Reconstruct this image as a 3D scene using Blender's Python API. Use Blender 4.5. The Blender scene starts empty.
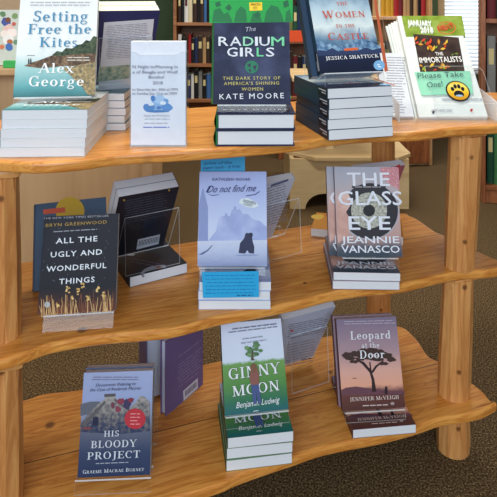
import bpy, bmesh, math, random
from mathutils import Vector, Matrix
random.seed(7)
S = bpy.context.scene
C = S.collection
PI = math.pi
R = math.radians

# ------------------------------------------------------------------ camera
F = 580.0; PITCH = R(0); CZ = 1.05; PPY = -5 + F*math.tan(PITCH)
cam = bpy.data.cameras.new('camera'); co = bpy.data.objects.new('camera', cam); C.objects.link(co)
co.location = (0, 0, CZ); co.rotation_euler = (R(90)-PITCH, 0, 0)
cam.sensor_width = 36; cam.lens = F/497*36; cam.shift_y = -(248.5-PPY)/497
cam.clip_start = .05
S.camera = co
S.cycles.transparent_max_bounces = 64

def ray(px, py):
    a = (px-248.5)/F; b = (py-PPY)/F
    return Vector((a, math.cos(PITCH)-b*math.sin(PITCH), -math.sin(PITCH)-b*math.cos(PITCH)))
O = Vector((0, 0, CZ))
def Pz(px, py, z):                      # seen point on the level plane z
    d = ray(px, py); return O + d*((z-CZ)/d.z)
def Py(px, py, y):                      # seen point at distance y
    d = ray(px, py); return O + d*(y/d.y)
def proj(p):
    w = p.y*math.cos(PITCH)-(p.z-CZ)*math.sin(PITCH)
    return 248.5+F*p.x/w, PPY+F*((CZ-p.z)*math.cos(PITCH)-p.y*math.sin(PITCH))/w

# ------------------------------------------------------------------ materials
def lin(c):
    c = c/255.
    return c/12.92 if c <= .04045 else ((c+.055)/1.055)**2.4
def rgb(r, g, b): return (lin(r), lin(g), lin(b), 1)
MATS = {}
def mat(col, rough=.45, spec=.22, name=None):
    key = (col, rough, spec)
    if key in MATS: return MATS[key]
    m = bpy.data.materials.new(name or 'print_%d_%d_%d' % col); m.use_nodes = True
    nt = m.node_tree; b = nt.nodes['Principled BSDF']
    b.inputs['Roughness'].default_value = rough
    b.inputs['Specular IOR Level'].default_value = spec
    tc = nt.nodes.new('ShaderNodeTexCoord'); n = nt.nodes.new('ShaderNodeTexNoise'); n.inputs['Scale'].default_value = 60
    r = nt.nodes.new('ShaderNodeMix'); r.data_type = 'RGBA'
    c = rgb(*col); r.inputs[6].default_value = tuple(x*.93 for x in c[:3])+(1,); r.inputs[7].default_value = tuple(min(1, x*1.06) for x in c[:3])+(1,)
    nt.links.new(tc.outputs['Object'], n.inputs['Vector']); nt.links.new(n.outputs['Fac'], r.inputs[0]); nt.links.new(r.outputs[2], b.inputs['Base Color'])
    MATS[key] = m; return m

def ramp_mat(name, stops, axis='Y', lo=0., hi=1., rough=.42, noise=0., nscale=40, nstretch=(1, 1, 1)):
    """printed gradient along an axis of the cover's own coordinates, broken up by noise"""
    m = bpy.data.materials.new(name); m.use_nodes = True; nt = m.node_tree; b = nt.nodes['Principled BSDF']
    b.inputs['Roughness'].default_value = rough; b.inputs['Specular IOR Level'].default_value = .14
    tc = nt.nodes.new('ShaderNodeTexCoord'); sp = nt.nodes.new('ShaderNodeSeparateXYZ')
    nt.links.new(tc.outputs['Object'], sp.inputs[0])
    mr = nt.nodes.new('ShaderNodeMapRange'); mr.inputs[1].default_value = lo; mr.inputs[2].default_value = hi
    nt.links.new(sp.outputs[axis], mr.inputs[0])
    src = mr.outputs[0]
    if noise:
        mp = nt.nodes.new('ShaderNodeMapping'); mp.inputs['Scale'].default_value = nstretch
        n = nt.nodes.new('ShaderNodeTexNoise'); n.inputs['Scale'].default_value = nscale; n.inputs['Detail'].default_value = 5
        nt.links.new(tc.outputs['Object'], mp.inputs[0]); nt.links.new(mp.outputs[0], n.inputs['Vector'])
        ma = nt.nodes.new('ShaderNodeMath'); ma.operation = 'MULTIPLY_ADD'; ma.inputs[1].default_value = noise*2; 
        nt.links.new(n.outputs['Fac'], ma.inputs[0])
        sb = nt.nodes.new('ShaderNodeMath'); sb.operation = 'SUBTRACT'; sb.inputs[1].default_value = noise
        nt.links.new(src, sb.inputs[0]); nt.links.new(sb.outputs[0], ma.inputs[2]); src = ma.outputs[0]
    cr = nt.nodes.new('ShaderNodeValToRGB'); e = cr.color_ramp.elements
    e[0].position = stops[0][0]; e[0].color = rgb(*stops[0][1]); e[1].position = stops[-1][0]; e[1].color = rgb(*stops[-1][1])
    for p, c in stops[1:-1]:
        k = e.new(p); k.color = rgb(*c)
    nt.links.new(src, cr.inputs[0]); nt.links.new(cr.outputs[0], b.inputs['Base Color'])
    return m

def noise_mat(name, cols, scale=30, rough=.45, stretch=(1, 1, 1), detail=4, bump=0):
    m = bpy.data.materials.new(name); m.use_nodes = True; nt = m.node_tree; b = nt.nodes['Principled BSDF']
    b.inputs['Roughness'].default_value = rough; b.inputs['Specular IOR Level'].default_value = .14
    tc = nt.nodes.new('ShaderNodeTexCoord'); mp = nt.nodes.new('ShaderNodeMapping'); mp.inputs['Scale'].default_value = stretch
    n = nt.nodes.new('ShaderNodeTexNoise'); n.inputs['Scale'].default_value = scale; n.inputs['Detail'].default_value = detail
    cr = nt.nodes.new('ShaderNodeValToRGB'); e = cr.color_ramp.elements
    k = len(cols)
    e[0].position = .3; e[0].color = rgb(*cols[0]); e[1].position = .7; e[1].color = rgb(*cols[-1])
    for i in range(1, k-1):
        x = e.new(.3+.4*i/(k-1)); x.color = rgb(*cols[i])
    nt.links.new(tc.outputs['Object'], mp.inputs[0]); nt.links.new(mp.outputs[0], n.inputs['Vector'])
    nt.links.new(n.outputs['Fac'], cr.inputs[0]); nt.links.new(cr.outputs[0], b.inputs['Base Color'])
    if bump:
        bp = nt.nodes.new('ShaderNodeBump'); bp.inputs['Strength'].default_value = bump; bp.inputs['Distance'].default_value = .004
        nt.links.new(n.outputs['Fac'], bp.inputs['Height']); nt.links.new(bp.outputs[0], b.inputs['Normal'])
    return m

def page_mat(name, base):
    """paper block: fine lines between the leaves"""
    m = bpy.data.materials.new(name); m.use_nodes = True; nt = m.node_tree; b = nt.nodes['Principled BSDF']
    b.inputs['Roughness'].default_value = .8; b.inputs['Specular IOR Level'].default_value = .15
    tc = nt.nodes.new('ShaderNodeTexCoord'); mp = nt.nodes.new('ShaderNodeMapping'); mp.inputs['Scale'].default_value = (3, 3, 900)
    n = nt.nodes.new('ShaderNodeTexNoise'); n.inputs['Scale'].default_value = 1; n.inputs['Detail'].default_value = 2
    r = nt.nodes.new('ShaderNodeMix'); r.data_type = 'RGBA'
    c = rgb(*base); r.inputs[6].default_value = tuple(x*.86 for x in c[:3])+(1,); r.inputs[7].default_value = tuple(min(1, x*1.05) for x in c[:3])+(1,)
    nt.links.new(tc.outputs['Object'], mp.inputs[0]); nt.links.new(mp.outputs[0], n.inputs['Vector']); nt.links.new(n.outputs['Fac'], r.inputs[0]); nt.links.new(r.outputs[2], b.inputs['Base Color'])
    return m
PAGES = page_mat('white_pages', (226, 228, 232)); CREAM = page_mat('cream_pages', (240, 234, 205)); PAGES2 = page_mat('pale_pages', (214, 218, 226))

def wood_mat(name, dark, mid, light, scale=9, stretch=(1.2, 14, 14), rough=.32, knots=(), seam=None, knot_r=.012):
    m = bpy.data.materials.new(name); m.use_nodes = True; nt = m.node_tree; b = nt.nodes['Principled BSDF']; L = nt.links.new
    b.inputs['Roughness'].default_value = rough
    tc = nt.nodes.new('ShaderNodeTexCoord'); mp = nt.nodes.new('ShaderNodeMapping'); mp.inputs['Scale'].default_value = stretch
    L(tc.outputs['Object'], mp.inputs[0])
    n = nt.nodes.new('ShaderNodeTexNoise'); n.inputs['Scale'].default_value = scale*.35; n.inputs['Detail'].default_value = 6; n.inputs['Distortion'].default_value = .9
    L(mp.outputs[0], n.inputs['Vector'])
    w = nt.nodes.new('ShaderNodeMath'); w.operation = 'MULTIPLY'; w.inputs[1].default_value = 7
    L(n.outputs['Fac'], w.inputs[0])
    fr = nt.nodes.new('ShaderNodeMath'); fr.operation = 'PINGPONG'; fr.inputs[1].default_value = 1.0; L(w.outputs[0], fr.inputs[0])
    n2 = nt.nodes.new('ShaderNodeTexNoise'); n2.inputs['Scale'].default_value = scale*3; n2.inputs['Detail'].default_value = 3; L(mp.outputs[0], n2.inputs['Vector'])
    mx = nt.nodes.new('ShaderNodeMath'); mx.operation = 'MULTIPLY_ADD'; mx.inputs[1].default_value = .6; L(fr.outputs[0], mx.inputs[0])
    s2 = nt.nodes.new('ShaderNodeMath'); s2.operation = 'MULTIPLY'; s2.inputs[1].default_value = .4; L(n2.outputs['Fac'], s2.inputs[0]); L(s2.outputs[0], mx.inputs[2])
    cr = nt.nodes.new('ShaderNodeValToRGB'); e = cr.color_ramp.elements
    e[0].position = .05; e[0].color = rgb(*dark); e[1].position = .8; e[1].color = rgb(*light); k = e.new(.33); k.color = rgb(*mid)
    L(mx.outputs[0], cr.inputs[0]); out = cr.outputs[0]
    for (kx, ky, kz, kr) in knots:
        mp2 = nt.nodes.new('ShaderNodeVectorMath'); mp2.operation = 'DISTANCE'; mp2.inputs[1].default_value = (kx, ky, kz)
        L(tc.outputs['Object'], mp2.inputs[0])
        dn = nt.nodes.new('ShaderNodeMapRange'); dn.inputs[1].default_value = kr*.45; dn.inputs[2].default_value = kr; dn.inputs[3].default_value = .85; dn.inputs[4].default_value = 0
        L(mp2.outputs['Value'], dn.inputs[0])
        k = nt.nodes.new('ShaderNodeMix'); k.data_type = 'RGBA'; k.inputs[7].default_value = rgb(96, 52, 24)
        L(dn.outputs[0], k.inputs[0]); L(out, k.inputs[6]); out = k.outputs[2]
    if seam is not None:
        sp = nt.nodes.new('ShaderNodeSeparateXYZ'); L(tc.outputs['Object'], sp.inputs[0])
        for s in seam:
            cmp_ = nt.nodes.new('ShaderNodeMath'); cmp_.operation = 'COMPARE'; cmp_.inputs[1].default_value = s; cmp_.inputs[2].default_value = .0011
            L(sp.outputs['Y'], cmp_.inputs[0])
            k = nt.nodes.new('ShaderNodeMix'); k.data_type = 'RGBA'; k.inputs[7].default_value = rgb(78, 44, 22)
            L(cmp_.outputs[0], k.inputs[0]); L(out, k.inputs[6]); out = k.outputs[2]
    L(out, b.inputs['Base Color'])
    return m

def acrylic_mats():
    res = []
    for nm, trans, col, rough in (('clear_acrylic', .95, (1, 1, 1, 1), .03), ('acrylic_edge', .45, (.93, .97, 1, 1), .1)):
        m = bpy.data.materials.new(nm); m.use_nodes = True; nt = m.node_tree; nt.nodes.clear(); L = nt.links.new
        out = nt.nodes.new('ShaderNodeOutputMaterial'); t = nt.nodes.new('ShaderNodeBsdfTransparent'); t.inputs[0].default_value = (.975, .985, .99, 1)
        g = nt.nodes.new('ShaderNodeBsdfGlossy'); g.inputs[0].default_value = col; g.inputs['Roughness'].default_value = rough
        mx = nt.nodes.new('ShaderNodeMixShader')
        if nm == 'clear_acrylic':
            lw = nt.nodes.new('ShaderNodeLayerWeight'); pw_ = nt.nodes.new('ShaderNodeMath'); pw_.operation = 'POWER'; pw_.inputs[1].default_value = 4
            fr = nt.nodes.new('ShaderNodeMath'); fr.operation = 'MULTIPLY_ADD'; fr.inputs[1].default_value = .5; fr.inputs[2].default_value = .015
            L(lw.outputs['Facing'], pw_.inputs[0]); L(pw_.outputs[0], fr.inputs[0]); L(fr.outputs[0], mx.inputs[0]); L(t.outputs[0], mx.inputs[1]); L(g.outputs[0], mx.inputs[2])
        else:
            d = nt.nodes.new('ShaderNodeBsdfDiffuse'); d.inputs[0].default_value = col
            mx.inputs[0].default_value = .5; L(t.outputs[0], mx.inputs[1]); L(d.outputs[0], mx.inputs[2])
        L(mx.outputs[0], out.inputs[0]); res.append(m)
    return res
ACR, ACE = acrylic_mats()

# ------------------------------------------------------------------ objects
def mesh_obj(name, bm, mats, parent=None, smooth=False):
    me = bpy.data.meshes.new(name); bm.normal_update(); bm.to_mesh(me); bm.free()
    if not isinstance(mats, (list, tuple)): mats = [mats]
    for m in mats: me.materials.append(m)
    if smooth:
        for p in me.polygons: p.use_smooth = True
    o = bpy.data.objects.new(name, me); C.objects.link(o)
    if parent: o.parent = parent
    return o
def tag(o, label, cat, group=None):
    o['label'] = label; o['category'] = cat
    if group: o['group'] = group
    return o
def thing(name, label, cat, M=None, group=None):
    o = bpy.data.objects.new(name, None); C.objects.link(o); o.empty_display_size = .03
    if M is not None: o.matrix_world = M
    return tag(o, label, cat, group)
def struct(o): o['kind'] = 'structure'; return o
def box(bm, x0, x1, y0, y1, z0, z1, mi=0, M=None):
    vs = [bm.verts.new((x, y, z)) for z in (z0, z1) for y in (y0, y1) for x in (x0, x1)]
    if M is not None:
        for v in vs: v.co = M @ v.co
    fs = []
    for q in ((0, 2, 3, 1), (4, 5, 7, 6), (0, 1, 5, 4), (2, 6, 7, 3), (0, 4, 6, 2), (1, 3, 7, 5)):
        f = bm.faces.new([vs[i] for i in q]); f.material_index = mi; fs.append(f)
    return fs
def bevel(bm, w, seg=2):
    bmesh.ops.bevel(bm, geom=bm.edges[:], offset=w, segments=seg, affect='EDGES', profile=.6, clamp_overlap=True)
def dup(root, M, label=None, group=None, only=None, name=None):
    r = root.copy(); C.objects.link(r); r.matrix_world = M
    if name: r.name = name
    if label: r['label'] = label
    if group: r['group'] = group
    for ch in list(root.children):
        if only and ch.name.split('.')[0] not in only: continue
        c = ch.copy(); C.objects.link(c); c.parent = r; c.matrix_parent_inverse = Matrix.Identity(4)
        for g in ([] if only else list(ch.children)):
            d = g.copy(); C.objects.link(d); d.parent = c
    return r
def T(x, y, z): return Matrix.Translation((x, y, z))
def RZ(d): return Matrix.Rotation(R(d), 4, 'Z')
def RX(d): return Matrix.Rotation(R(d), 4, 'X')

# ------------------------------------------------------------------ serif letters (stroke built)
TH, TN = .15, .06
def _glyphs():
    def V(x, y0, y1, w=TH, sb=1, st=1, sh=.09):
        r = [('q', [(x-w/2, y0), (x+w/2, y0), (x+w/2, y1), (x-w/2, y1)])]
        if sb: r += Hh(x-w/2-sh, x+w/2+sh, y0+TN/2)
        if st == 1: r += Hh(x-w/2-sh, x+w/2+sh, y1-TN/2)
        if st == 2: r += [('q', [(x-w/2-sh, y1-.08), (x-w/2, y1-.09), (x-w/2, y1), (x-w/2-.02, y1)])]
        return r
    def Hh(x0, x1, y, w=TN): return [('q', [(x0, y-w/2), (x1, y-w/2), (x1, y+w/2), (x0, y+w/2)])]
    def Li(x0, y0, x1, y1, w): return [('q', [(x0-w/2, y0), (x0+w/2, y0), (x1+w/2, y1), (x1-w/2, y1)])]
    def Sf(x, y, h=.12): return Hh(x-h, x+h, y+(TN/2 if y < .3 else -TN/2))
    def A(cx, cy, rx, ry, a0, a1, wt=TH, wn=TN):
        r = []; n = max(4, int(abs(a1-a0)/18))
        for i in range(n):
            p = R(a0+(a1-a0)*i/n); q = R(a0+(a1-a0)*(i+1)/n)
            o = lambda t: (cx+rx*math.cos(t), cy+ry*math.sin(t)); k = lambda t: (cx+(rx-wt)*math.cos(t), cy+(ry-wn)*math.sin(t))
            r.append(('q', [k(p), o(p), o(q), k(q)]))
        return r
    def Vt(x, y0, y1, w=TN): return [('q', [(x-w/2, y0), (x+w/2, y0), (x+w/2, y1), (x-w/2, y1)])]
    X = .64
    g = {
     'A': (.84, Li(.1, 0, .42, 1, .07)+Li(.72, 0, .42, 1, .16)+Hh(.22, .6, .33)+Sf(.1, 0)+Sf(.72, 0)),
     'B': (.74, V(.2, 0, 1)+Hh(.2, .4, .97)+Hh(.2, .4, .53)+Hh(.2, .4, .03)+A(.38, .755, .25, .245, -90, 90)+A(.38, .27, .31, .27, -90, 90)),
     'C': (.78, A(.43, .5, .37, .51, 50, 310)+Vt(.68, .68, .98)),
     'D': (.84, V(.2, 0, 1)+Hh(.2, .4, .97)+Hh(.2, .4, .03)+A(.38, .5, .39, .5, -90, 90)),
     'E': (.7, V(.2, 0, 1)+Hh(.2, .62, .97)+Hh(.2, .5, .52)+Hh(.2, .65, .03)+Vt(.61, .78, 1)+Vt(.64, 0, .25)+Vt(.49, .42, .62)),
     'F': (.66, V(.2, 0, 1)+Hh(.2, .62, .97)+Hh(.2, .5, .5)+Vt(.61, .76, 1)+Vt(.49, .4, .6)),
     'G': (.84, A(.43, .5, .37, .51, 50, 330)+Vt(.68, .7, .98)+V(.68, .0, .42, .14, 0, 1)),
     'H': (.88, V(.2, 0, 1)+V(.68, 0, 1)+Hh(.2, .68, .52)),
     'I': (.42, V(.21, 0, 1)),
     'J': (.48, V(.28, 0.05, 1, TH, 0)+A(.1, .02, .255, .25, -110, 10, .12, .07)),
     'K': (.86, V(.2, 0, 1)+Li(.26, .42, .66, 1, .07)+Li(.72, 0, .36, .58, .17)+Sf(.66, 1)+Sf(.72, 0)),
     'L': (.68, V(.2, 0, 1)+Hh(.2, .62, .03)+Vt(.61, 0, .28)),
     'M': (1.04, V(.16, 0, 1, .07)+V(.86, 0, 1)+Li(.5, 0, .18, 1, .15)+Li(.5, 0, .84, 1, .06)),
     'N': (.88, V(.17, 0, 1, .07)+V(.71, 0, 1, .07)+Li(.71, 0, .18, 1, .16)),
     'O': (.86, A(.43, .5, .38, .51, 0, 360)),
     'P': (.7, V(.2, 0, 1)+Hh(.2, .4, .97)+Hh(.2, .4, .45)+A(.38, .71, .28, .29, -90, 90)),
     'R': (.8, V(.2, 0, 1)+Hh(.2, .4, .97)+Hh(.2, .4, .48)+A(.38, .725, .27, .275, -90, 90)+Li(.68, 0, .4, .5, .16)+Sf(.7, 0, .08)),
     'S': (.62, A(.31, .74, .23, .27, 30, 270, .13, .08)+A(.31, .27, .25, .28, -150, 90, .13, .08)+Vt(.52, .72, .98)+Vt(.08, .02, .28)),
     'T': (.74, V(.37, 0, 1, TH, 1, 0)+Hh(.06, .68, .97)+Vt(.08, .74, 1)+Vt(.66, .74, 1)),
     'U': (.86, V(.2, .3, 1, TH, 0)+V(.7, .3, 1, .07, 0)+A(.43, .32, .305, .33, 180, 360, .12, .08)),
     'V': (.84, Li(.42, 0, .12, 1, .16)+Li(.42, 0, .72, 1, .07)+Sf(.12, 1)+Sf(.72, 1)),
     'W': (1.16, Li(.36, 0, .12, 1, .15)+Li(.36, 0, .58, 1, .06)+Li(.78, 0, .56, 1, .15)+Li(.78, 0, 1.02, 1, .06)+Sf(.12, 1)+Sf(.58, 1)+Sf(1.02, 1)),
     'Y': (.8, V(.4, 0, .45, TH, 1, 0)+Li(.4, .42, .12, 1, .15)+Li(.4, .42, .68, 1, .06)+Sf(.12, 1)+Sf(.68, 1)),
     'a': (.58, V(.42, 0, .45, .13, 0, 0)+A(.27, .4, .215, .25, 0, 165, .13)+A(.25, .18, .21, .19, 0, 360, .12)+Hh(.36, .56, .03)),
     'd': (.66, V(.48, 0, 1, .13, 0, 2)+A(.31, .31, .26, .33, 0, 360)+Hh(.42, .62, .03)),
     'e': (.56, A(.29, .32, .25, .33, 0, 320)+Hh(.08, .52, .36)),
     'g': (.6, A(.27, .42, .22, .23, 0, 360, .12)+A(.27, -.12, .24, .18, 0, 360, .08, .06)+Li(.1, .0, .18, .22, .07)+Hh(.38, .58, .6)),
     'h': (.7, V(.19, 0, 1, .13, 1, 2)+V(.53, 0, .42, .13, 1, 0)+A(.36, .4, .235, .24, 0, 180, .12, .08)),
     'i': (.36, V(.18, 0, X, .13, 1, 2)+A(.18, .86, .09, .09, 0, 360, .09, .09)),
     'l': (.36, V(.18, 0, 1, .13, 1, 2)),
     'n': (.7, V(.19, 0, X, .13, 1, 2)+V(.53, 0, .42, .13, 1, 0)+A(.36, .4, .235, .24, 0, 180, .12, .08)),
     'o': (.62, A(.31, .32, .27, .33, 0, 360)),
     'p': (.68, V(.19, -.3, X, .13, 1, 2)+A(.36, .32, .26, .33, 0, 360)),
     'r': (.52, V(.19, 0, X, .13, 1, 2)+A(.38, .38, .19, .25, 40, 160, .1, .1)),
     's': (.48, A(.24, .47, .17, .18, 30, 270, .1, .07)+A(.24, .17, .18, .18, -150, 90, .1, .07)),
     't': (.42, V(.2, .08, .84, .13, 0, 0)+Hh(.06, .38, .6)+A(.3, .13, .165, .14, 180, 300, .1, .07)),
     'x': (.64, Li(.52, 0, .12, X, .14)+Li(.12, 0, .52, X, .06)+Sf(.12, .01, .1)+Sf(.52, .01, .1)+Sf(.12, X, .1)+Sf(.52, X, .1)),
     'c': (.54, A(.29, .32, .25, .33, 45, 315)),
     ' ': (.34, []), '.': (.24, A(.12, .06, .06, .06, 0, 360, .06, .06)),
    }
    return g
GL = _glyphs()
def serif_faces(text, caps_small=None):
    """faces in em units; small capitals for lower case letters when caps_small is set"""
    x = 0; faces = []
    for ch in text:
        k = 1
        if caps_small and ch.islower(): ch = ch.upper(); k = caps_small
        w, fs = GL[ch]
        for _, q in fs: faces.append([(x+a*k, b*k) for a, b in q])
        x += w*k+.05
    return faces, x-.05
_fc = {}
def sans_faces(text, shear=0, bold=0, spacing=1):
    key = (text, shear, bold, spacing)
    if key in _fc: return _fc[key]
    c = bpy.data.curves.new('t', 'FONT'); c.body = text; c.size = 1; c.resolution_u = 2; c.shear = shear; c.space_character = spacing
    o = bpy.data.objects.new('t', c); C.objects.link(o)
    me = bpy.data.meshes.new_from_object(o)
    sc = 1/.68
    vs = [v.co*sc for v in me.vertices]
    x0 = min((v.x for v in vs), default=0); x1 = max((v.x for v in vs), default=1)
    faces = [[(vs[i].x-x0, vs[i].y) for i in p.vertices] for p in me.polygons]
    bpy.data.objects.remove(o); bpy.data.curves.remove(c); bpy.data.meshes.remove(me)
    if bold:      # heavier strokes
        b = bold*1.3; faces = [[(u+du, v+dv) for u, v in q] for q in faces for du, dv in ((-b, 0), (b, 0), (0, b), (0, -b))]
    _fc[key] = (faces, x1-x0); return _fc[key]

# ------------------------------------------------------------------ books
def book_parts(root, W, H, T_, hard, mats, spine_right=False):
    """lying book: bottom edge on y=0, front cover up, spine on the left"""
    front, back, spine, pages = mats
    bm = bmesh.new()
    if hard:
        b = .0026; o = .003
        box(bm, -W/2+.004, W/2-o, o, H-o, b, T_-b)
    else:
        b = .0005; o = .0
        box(bm, -W/2+.001, W/2-.0004, .0004, H-.0004, b, T_-b)
    mesh_obj('pages', bm, pages, root)
    bm = bmesh.new()
    box(bm, -W/2, W/2, 0, H, 0, b, 1); box(bm, -W/2, W/2, 0, H, T_-b, T_, 0)
    if hard:
        # rounded spine
        n = 6; pr = None
        for i in range(n+1):
            t = i/n; z = T_*t; x = -W/2-.0045*math.sin(PI*t)
            cur = [bm.verts.new((x, 0, z)), bm.verts.new((x, H, z))]
            if pr:
                f = bm.faces.new((pr[0], cur[0], cur[1], pr[1])); f.material_index = 2
            pr = cur
        box(bm, -W/2, -W/2+.0025, 0, H, b, T_-b, 2)
    else:
        box(bm, -W/2, -W/2+.0009, 0, H, b, T_-b, 2)
    mesh_obj('cover', bm, [front, back, spine], root)
    return root

def carrier(root):
    for c in root.children:
        if c.name.split('.')[0] in ('cover', 'sheet', 'card'): return c
    return root

class Art:
    """printing on one face of a book, given by where it is seen"""
    def __init__(s, M, z, face=1, eps=.00015):
        s.M = M; s.Mi = M.inverted(); s.z = z; s.face = face; s.k = 1; s.eps = eps; s.bm = bmesh.new(); s.mats = []
    def loc(s, px, py):
        o = s.Mi @ O; d = s.Mi.to_3x3() @ ray(px, py); t = (s.z-o.z)/d.z; p = o+d*t
        return Vector((p.x, p.y))
    def _m(s, m):
        if isinstance(m, tuple): m = mat(m)
        if m not in s.mats: s.mats.append(m)
        return s.mats.index(m)
    def _face(s, pts, mi, bm=None, k=None):
        bm = s.bm if bm is None else bm; k = s.k if k is None else k
        z = s.z + s.face*s.eps*k
        vs = [bm.verts.new((p[0], p[1], z)) for p in pts]
        try: f = bm.faces.new(vs)
        except Exception: return
        f.normal_update()
        if f.normal.z*s.face < 0: f.normal_flip()
        f.material_index = mi
    def poly(s, px, m, clip=None):
        s._face([s.loc(*p) for p in px], s._m(m)); s.k += 1
    def rect(s, x0, y0, x1, y1, m): s.poly([(x0, y0), (x1, y0), (x1, y1), (x0, y1)], m)
    def ell(s, x, y, rx, ry, m, n=20, jag=0):
        s.poly([(x+rx*math.cos(2*PI*i/n)*(1+jag*random.uniform(-1, 1)), y+ry*math.sin(2*PI*i/n)*(1+jag*random.uniform(-1, 1))) for i in range(n)], m)
    def full(s, W, H, m, y0=0, y1=1, x0=0, x1=1):
        s._face([(-W/2+W*x0, H*y0), (-W/2+W*x1, H*y0), (-W/2+W*x1, H*y1), (-W/2+W*x0, H*y1)], s._m(m)); s.k += 1
    def scatter(s, pts, m):
        """many small marks on one layer; pts = list of polygons"""
        mi = s._m(m)
        for p in pts: s._face([s.loc(*q) for q in p], mi)
        s.k += 1
    def lines(s, x0, x1, ys, h, m, skew=0, word=(4, 9), jag=2.):
        ps = []
        for y in ys:
            x = x0+random.uniform(0, jag); e = x1-random.uniform(0, jag*2)
            while x < e:
                w = min(random.uniform(*word), e-x)
                ya = y+skew*(x-x0); yb = y+skew*(x+w-x0)
                ps.append([(x, ya), (x+w, yb), (x+w, yb+h), (x, ya+h)]); x += w+1.
        s.scatter(ps, m)
    def done(s, root, name='cover_picture'):
        if s.mats: return mesh_obj(name, s.bm, s.mats, carrier(root))
    def text(s, root, txt, x0, y0, x1, y1, cap, m, font='sans', name='lettering', shear=0, bold=0, small=None, spacing=1):
        """baseline runs from (x0,y0) to (x1,y1) in the photograph; cap = letter height there"""
        f, w = serif_faces(txt, small) if font == 'serif' else sans_faces(txt, shear, bold, spacing)
        a = s.loc(x0, y0); b = s.loc(x1, y1); c = s.loc(x0, y0-cap)
        ex = (b-a)/w; ey = Vector((-(b-a).y, (b-a).x)).normalized()
        if s.face < 0: ey = -ey
        h = abs((c-a).dot(ey))
        bm = bmesh.new()
        for i, q in enumerate(f): s._face([a+ex*u+ey*(v*h) for u, v in q], 0, bm, 30+.15*(i % 7))
        return mesh_obj(name, bm, mat(m), carrier(root))

GAP = .0004
def fit_display(pl, pr, pyb, pyt, Y, tilt, yaw, base_px=None):
    """front cover's foot centre, width and height from where its edges are seen"""
    c = Py((pl+pr)/2, pyb, Y)
    w = Y*math.cos(PITCH)-(c.z-CZ)*math.sin(PITCH)
    W = (pr-pl)*w/F/math.cos(R(yaw))
    up = (RZ(yaw) @ RX(90-tilt)).to_3x3() @ Vector((0, 1, 0))
    lo, hi = .05, .4
    for _ in range(40):
        m = (lo+hi)/2
        if proj(c+up*m)[1] > pyt: lo = m
        else: hi = m
    return c, W, lo
def display_matrix(c, T_, tilt, yaw):
    A = RZ(yaw) @ RX(90-tilt)
    n = A.to_3x3() @ Vector((0, 0, 1))
    return Matrix.Translation(c-n*T_) @ A

def easel(label, foot, base_z, tilt, yaw, width, depth, L=.13, rear=.012, group='clear acrylic book easels'):
    """bent sheet of clear acrylic: front foot, ledge, back rest, rear strut. foot = back of the ledge"""
    h0 = foot.z-base_z
    M = T(foot.x, foot.y, base_z) @ RZ(yaw)
    r = thing('book_easel', label, 'book stand', M, group)
    t = R(tilt); th = .0026
    e = .0012
    n = Vector((-math.cos(t), math.sin(t)))            # along the ledge, to the front
    u = Vector((math.sin(t), math.cos(t)))             # up the back rest
    p0 = Vector((0, h0))-u*e-n*(-e)
    led = p0+n*(depth+.005); ap = p0+u*L-n*.0006
    def sheet(name, a, b, hw, lift=0):
        d = (b-a).normalized(); k = Vector((-d.y, d.x))*th/2
        bm = bmesh.new()
        q = [a+k, b+k, b-k, a-k]
        L_ = [bm.verts.new((-hw, p.x, p.y)) for p in q]; R_ = [bm.verts.new((hw, p.x, p.y)) for p in q]
        for i in range(4):
            f = bm.faces.new((L_[i], L_[(i+1) % 4], R_[(i+1) % 4], R_[i])); f.material_index = 0 if i in (0, 2) else 1
        f = bm.faces.new(L_[::-1]); f.material_index = 1
        f = bm.faces.new(R_); f.material_index = 1
        bmesh.ops.recalc_face_normals(bm, faces=bm.faces[:])
        return mesh_obj(name, bm, [ACR, ACE], r)
    hw = width/2
    dn = Vector((-u.x, -u.y))
    off = Vector((th*.8, 0))
    q0 = p0-n*th*.6
    sheet('back_rest', q0, q0+u*L, hw)
    sheet('ledge', p0+dn*th*.5, led+dn*th*.5, hw)
    if h0 > .004: sheet('front_foot', Vector((led.x-.002-min(.02, h0*.5), .0002)), led+dn*th*.5+Vector((-.001, 0)), hw)
    top = q0+u*L
    sheet('rear_strut', top+Vector((.0015, 0)), Vector((top.x+rear, .0002)), hw)
    return r

def stack(proto, n, foot, yaw, T_, labels, group, start_z, jit=.003, offs=None):
    """copies of a lying book, the lowest first"""
    z = start_z; out = []
    for i in range(n):
        dx, dy, dr = (offs[i] if offs else (random.uniform(-jit, jit), random.uniform(-jit, jit), random.uniform(-1.2, 1.2)))
        M = T(foot.x, foot.y, z) @ RZ(yaw+dr) @ T(dx, dy, 0)
        out.append(M); z += T_+GAP
    return out, z

# ------------------------------------------------------------------ room
carpet = noise_mat('carpet_pile', [(26, 20, 14), (84, 66, 44), (150, 126, 88)], 230, .95, detail=8, bump=.6)
bm = bmesh.new(); box(bm, -3.2, 3.4, -2.5, 4.7, -.05, 0); struct(mesh_obj('floor', bm, carpet))
green = mat((84, 104, 76), .8, .2, 'green_wall_paint')
cream = mat((206, 200, 184), .85, .2, 'cream_wall_paint')
wx0, wx1, wz0, wz1 = 1.5, 2.5, .42, 1.9
bm = bmesh.new(); WY = 4.6
box(bm, -3.2, wx0, WY, WY+.1, 0, 2.7); box(bm, wx1, 3.4, WY, WY+.1, 0, 2.7); box(bm, wx0, wx1, WY, WY+.1, 0, wz0); box(bm, wx0, wx1, WY, WY+.1, wz1, 2.7)
struct(mesh_obj('wall_back', bm, green))
bm = bmesh.new(); box(bm, -3.3, -3.2, -2.5, 4.7, 0, 2.7); struct(mesh_obj('wall_left', bm, cream))
bm = bmesh.new(); box(bm, 3.4, 3.5, -2.5, 4.7, 0, 2.7); struct(mesh_obj('wall_right', bm, cream))
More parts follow.
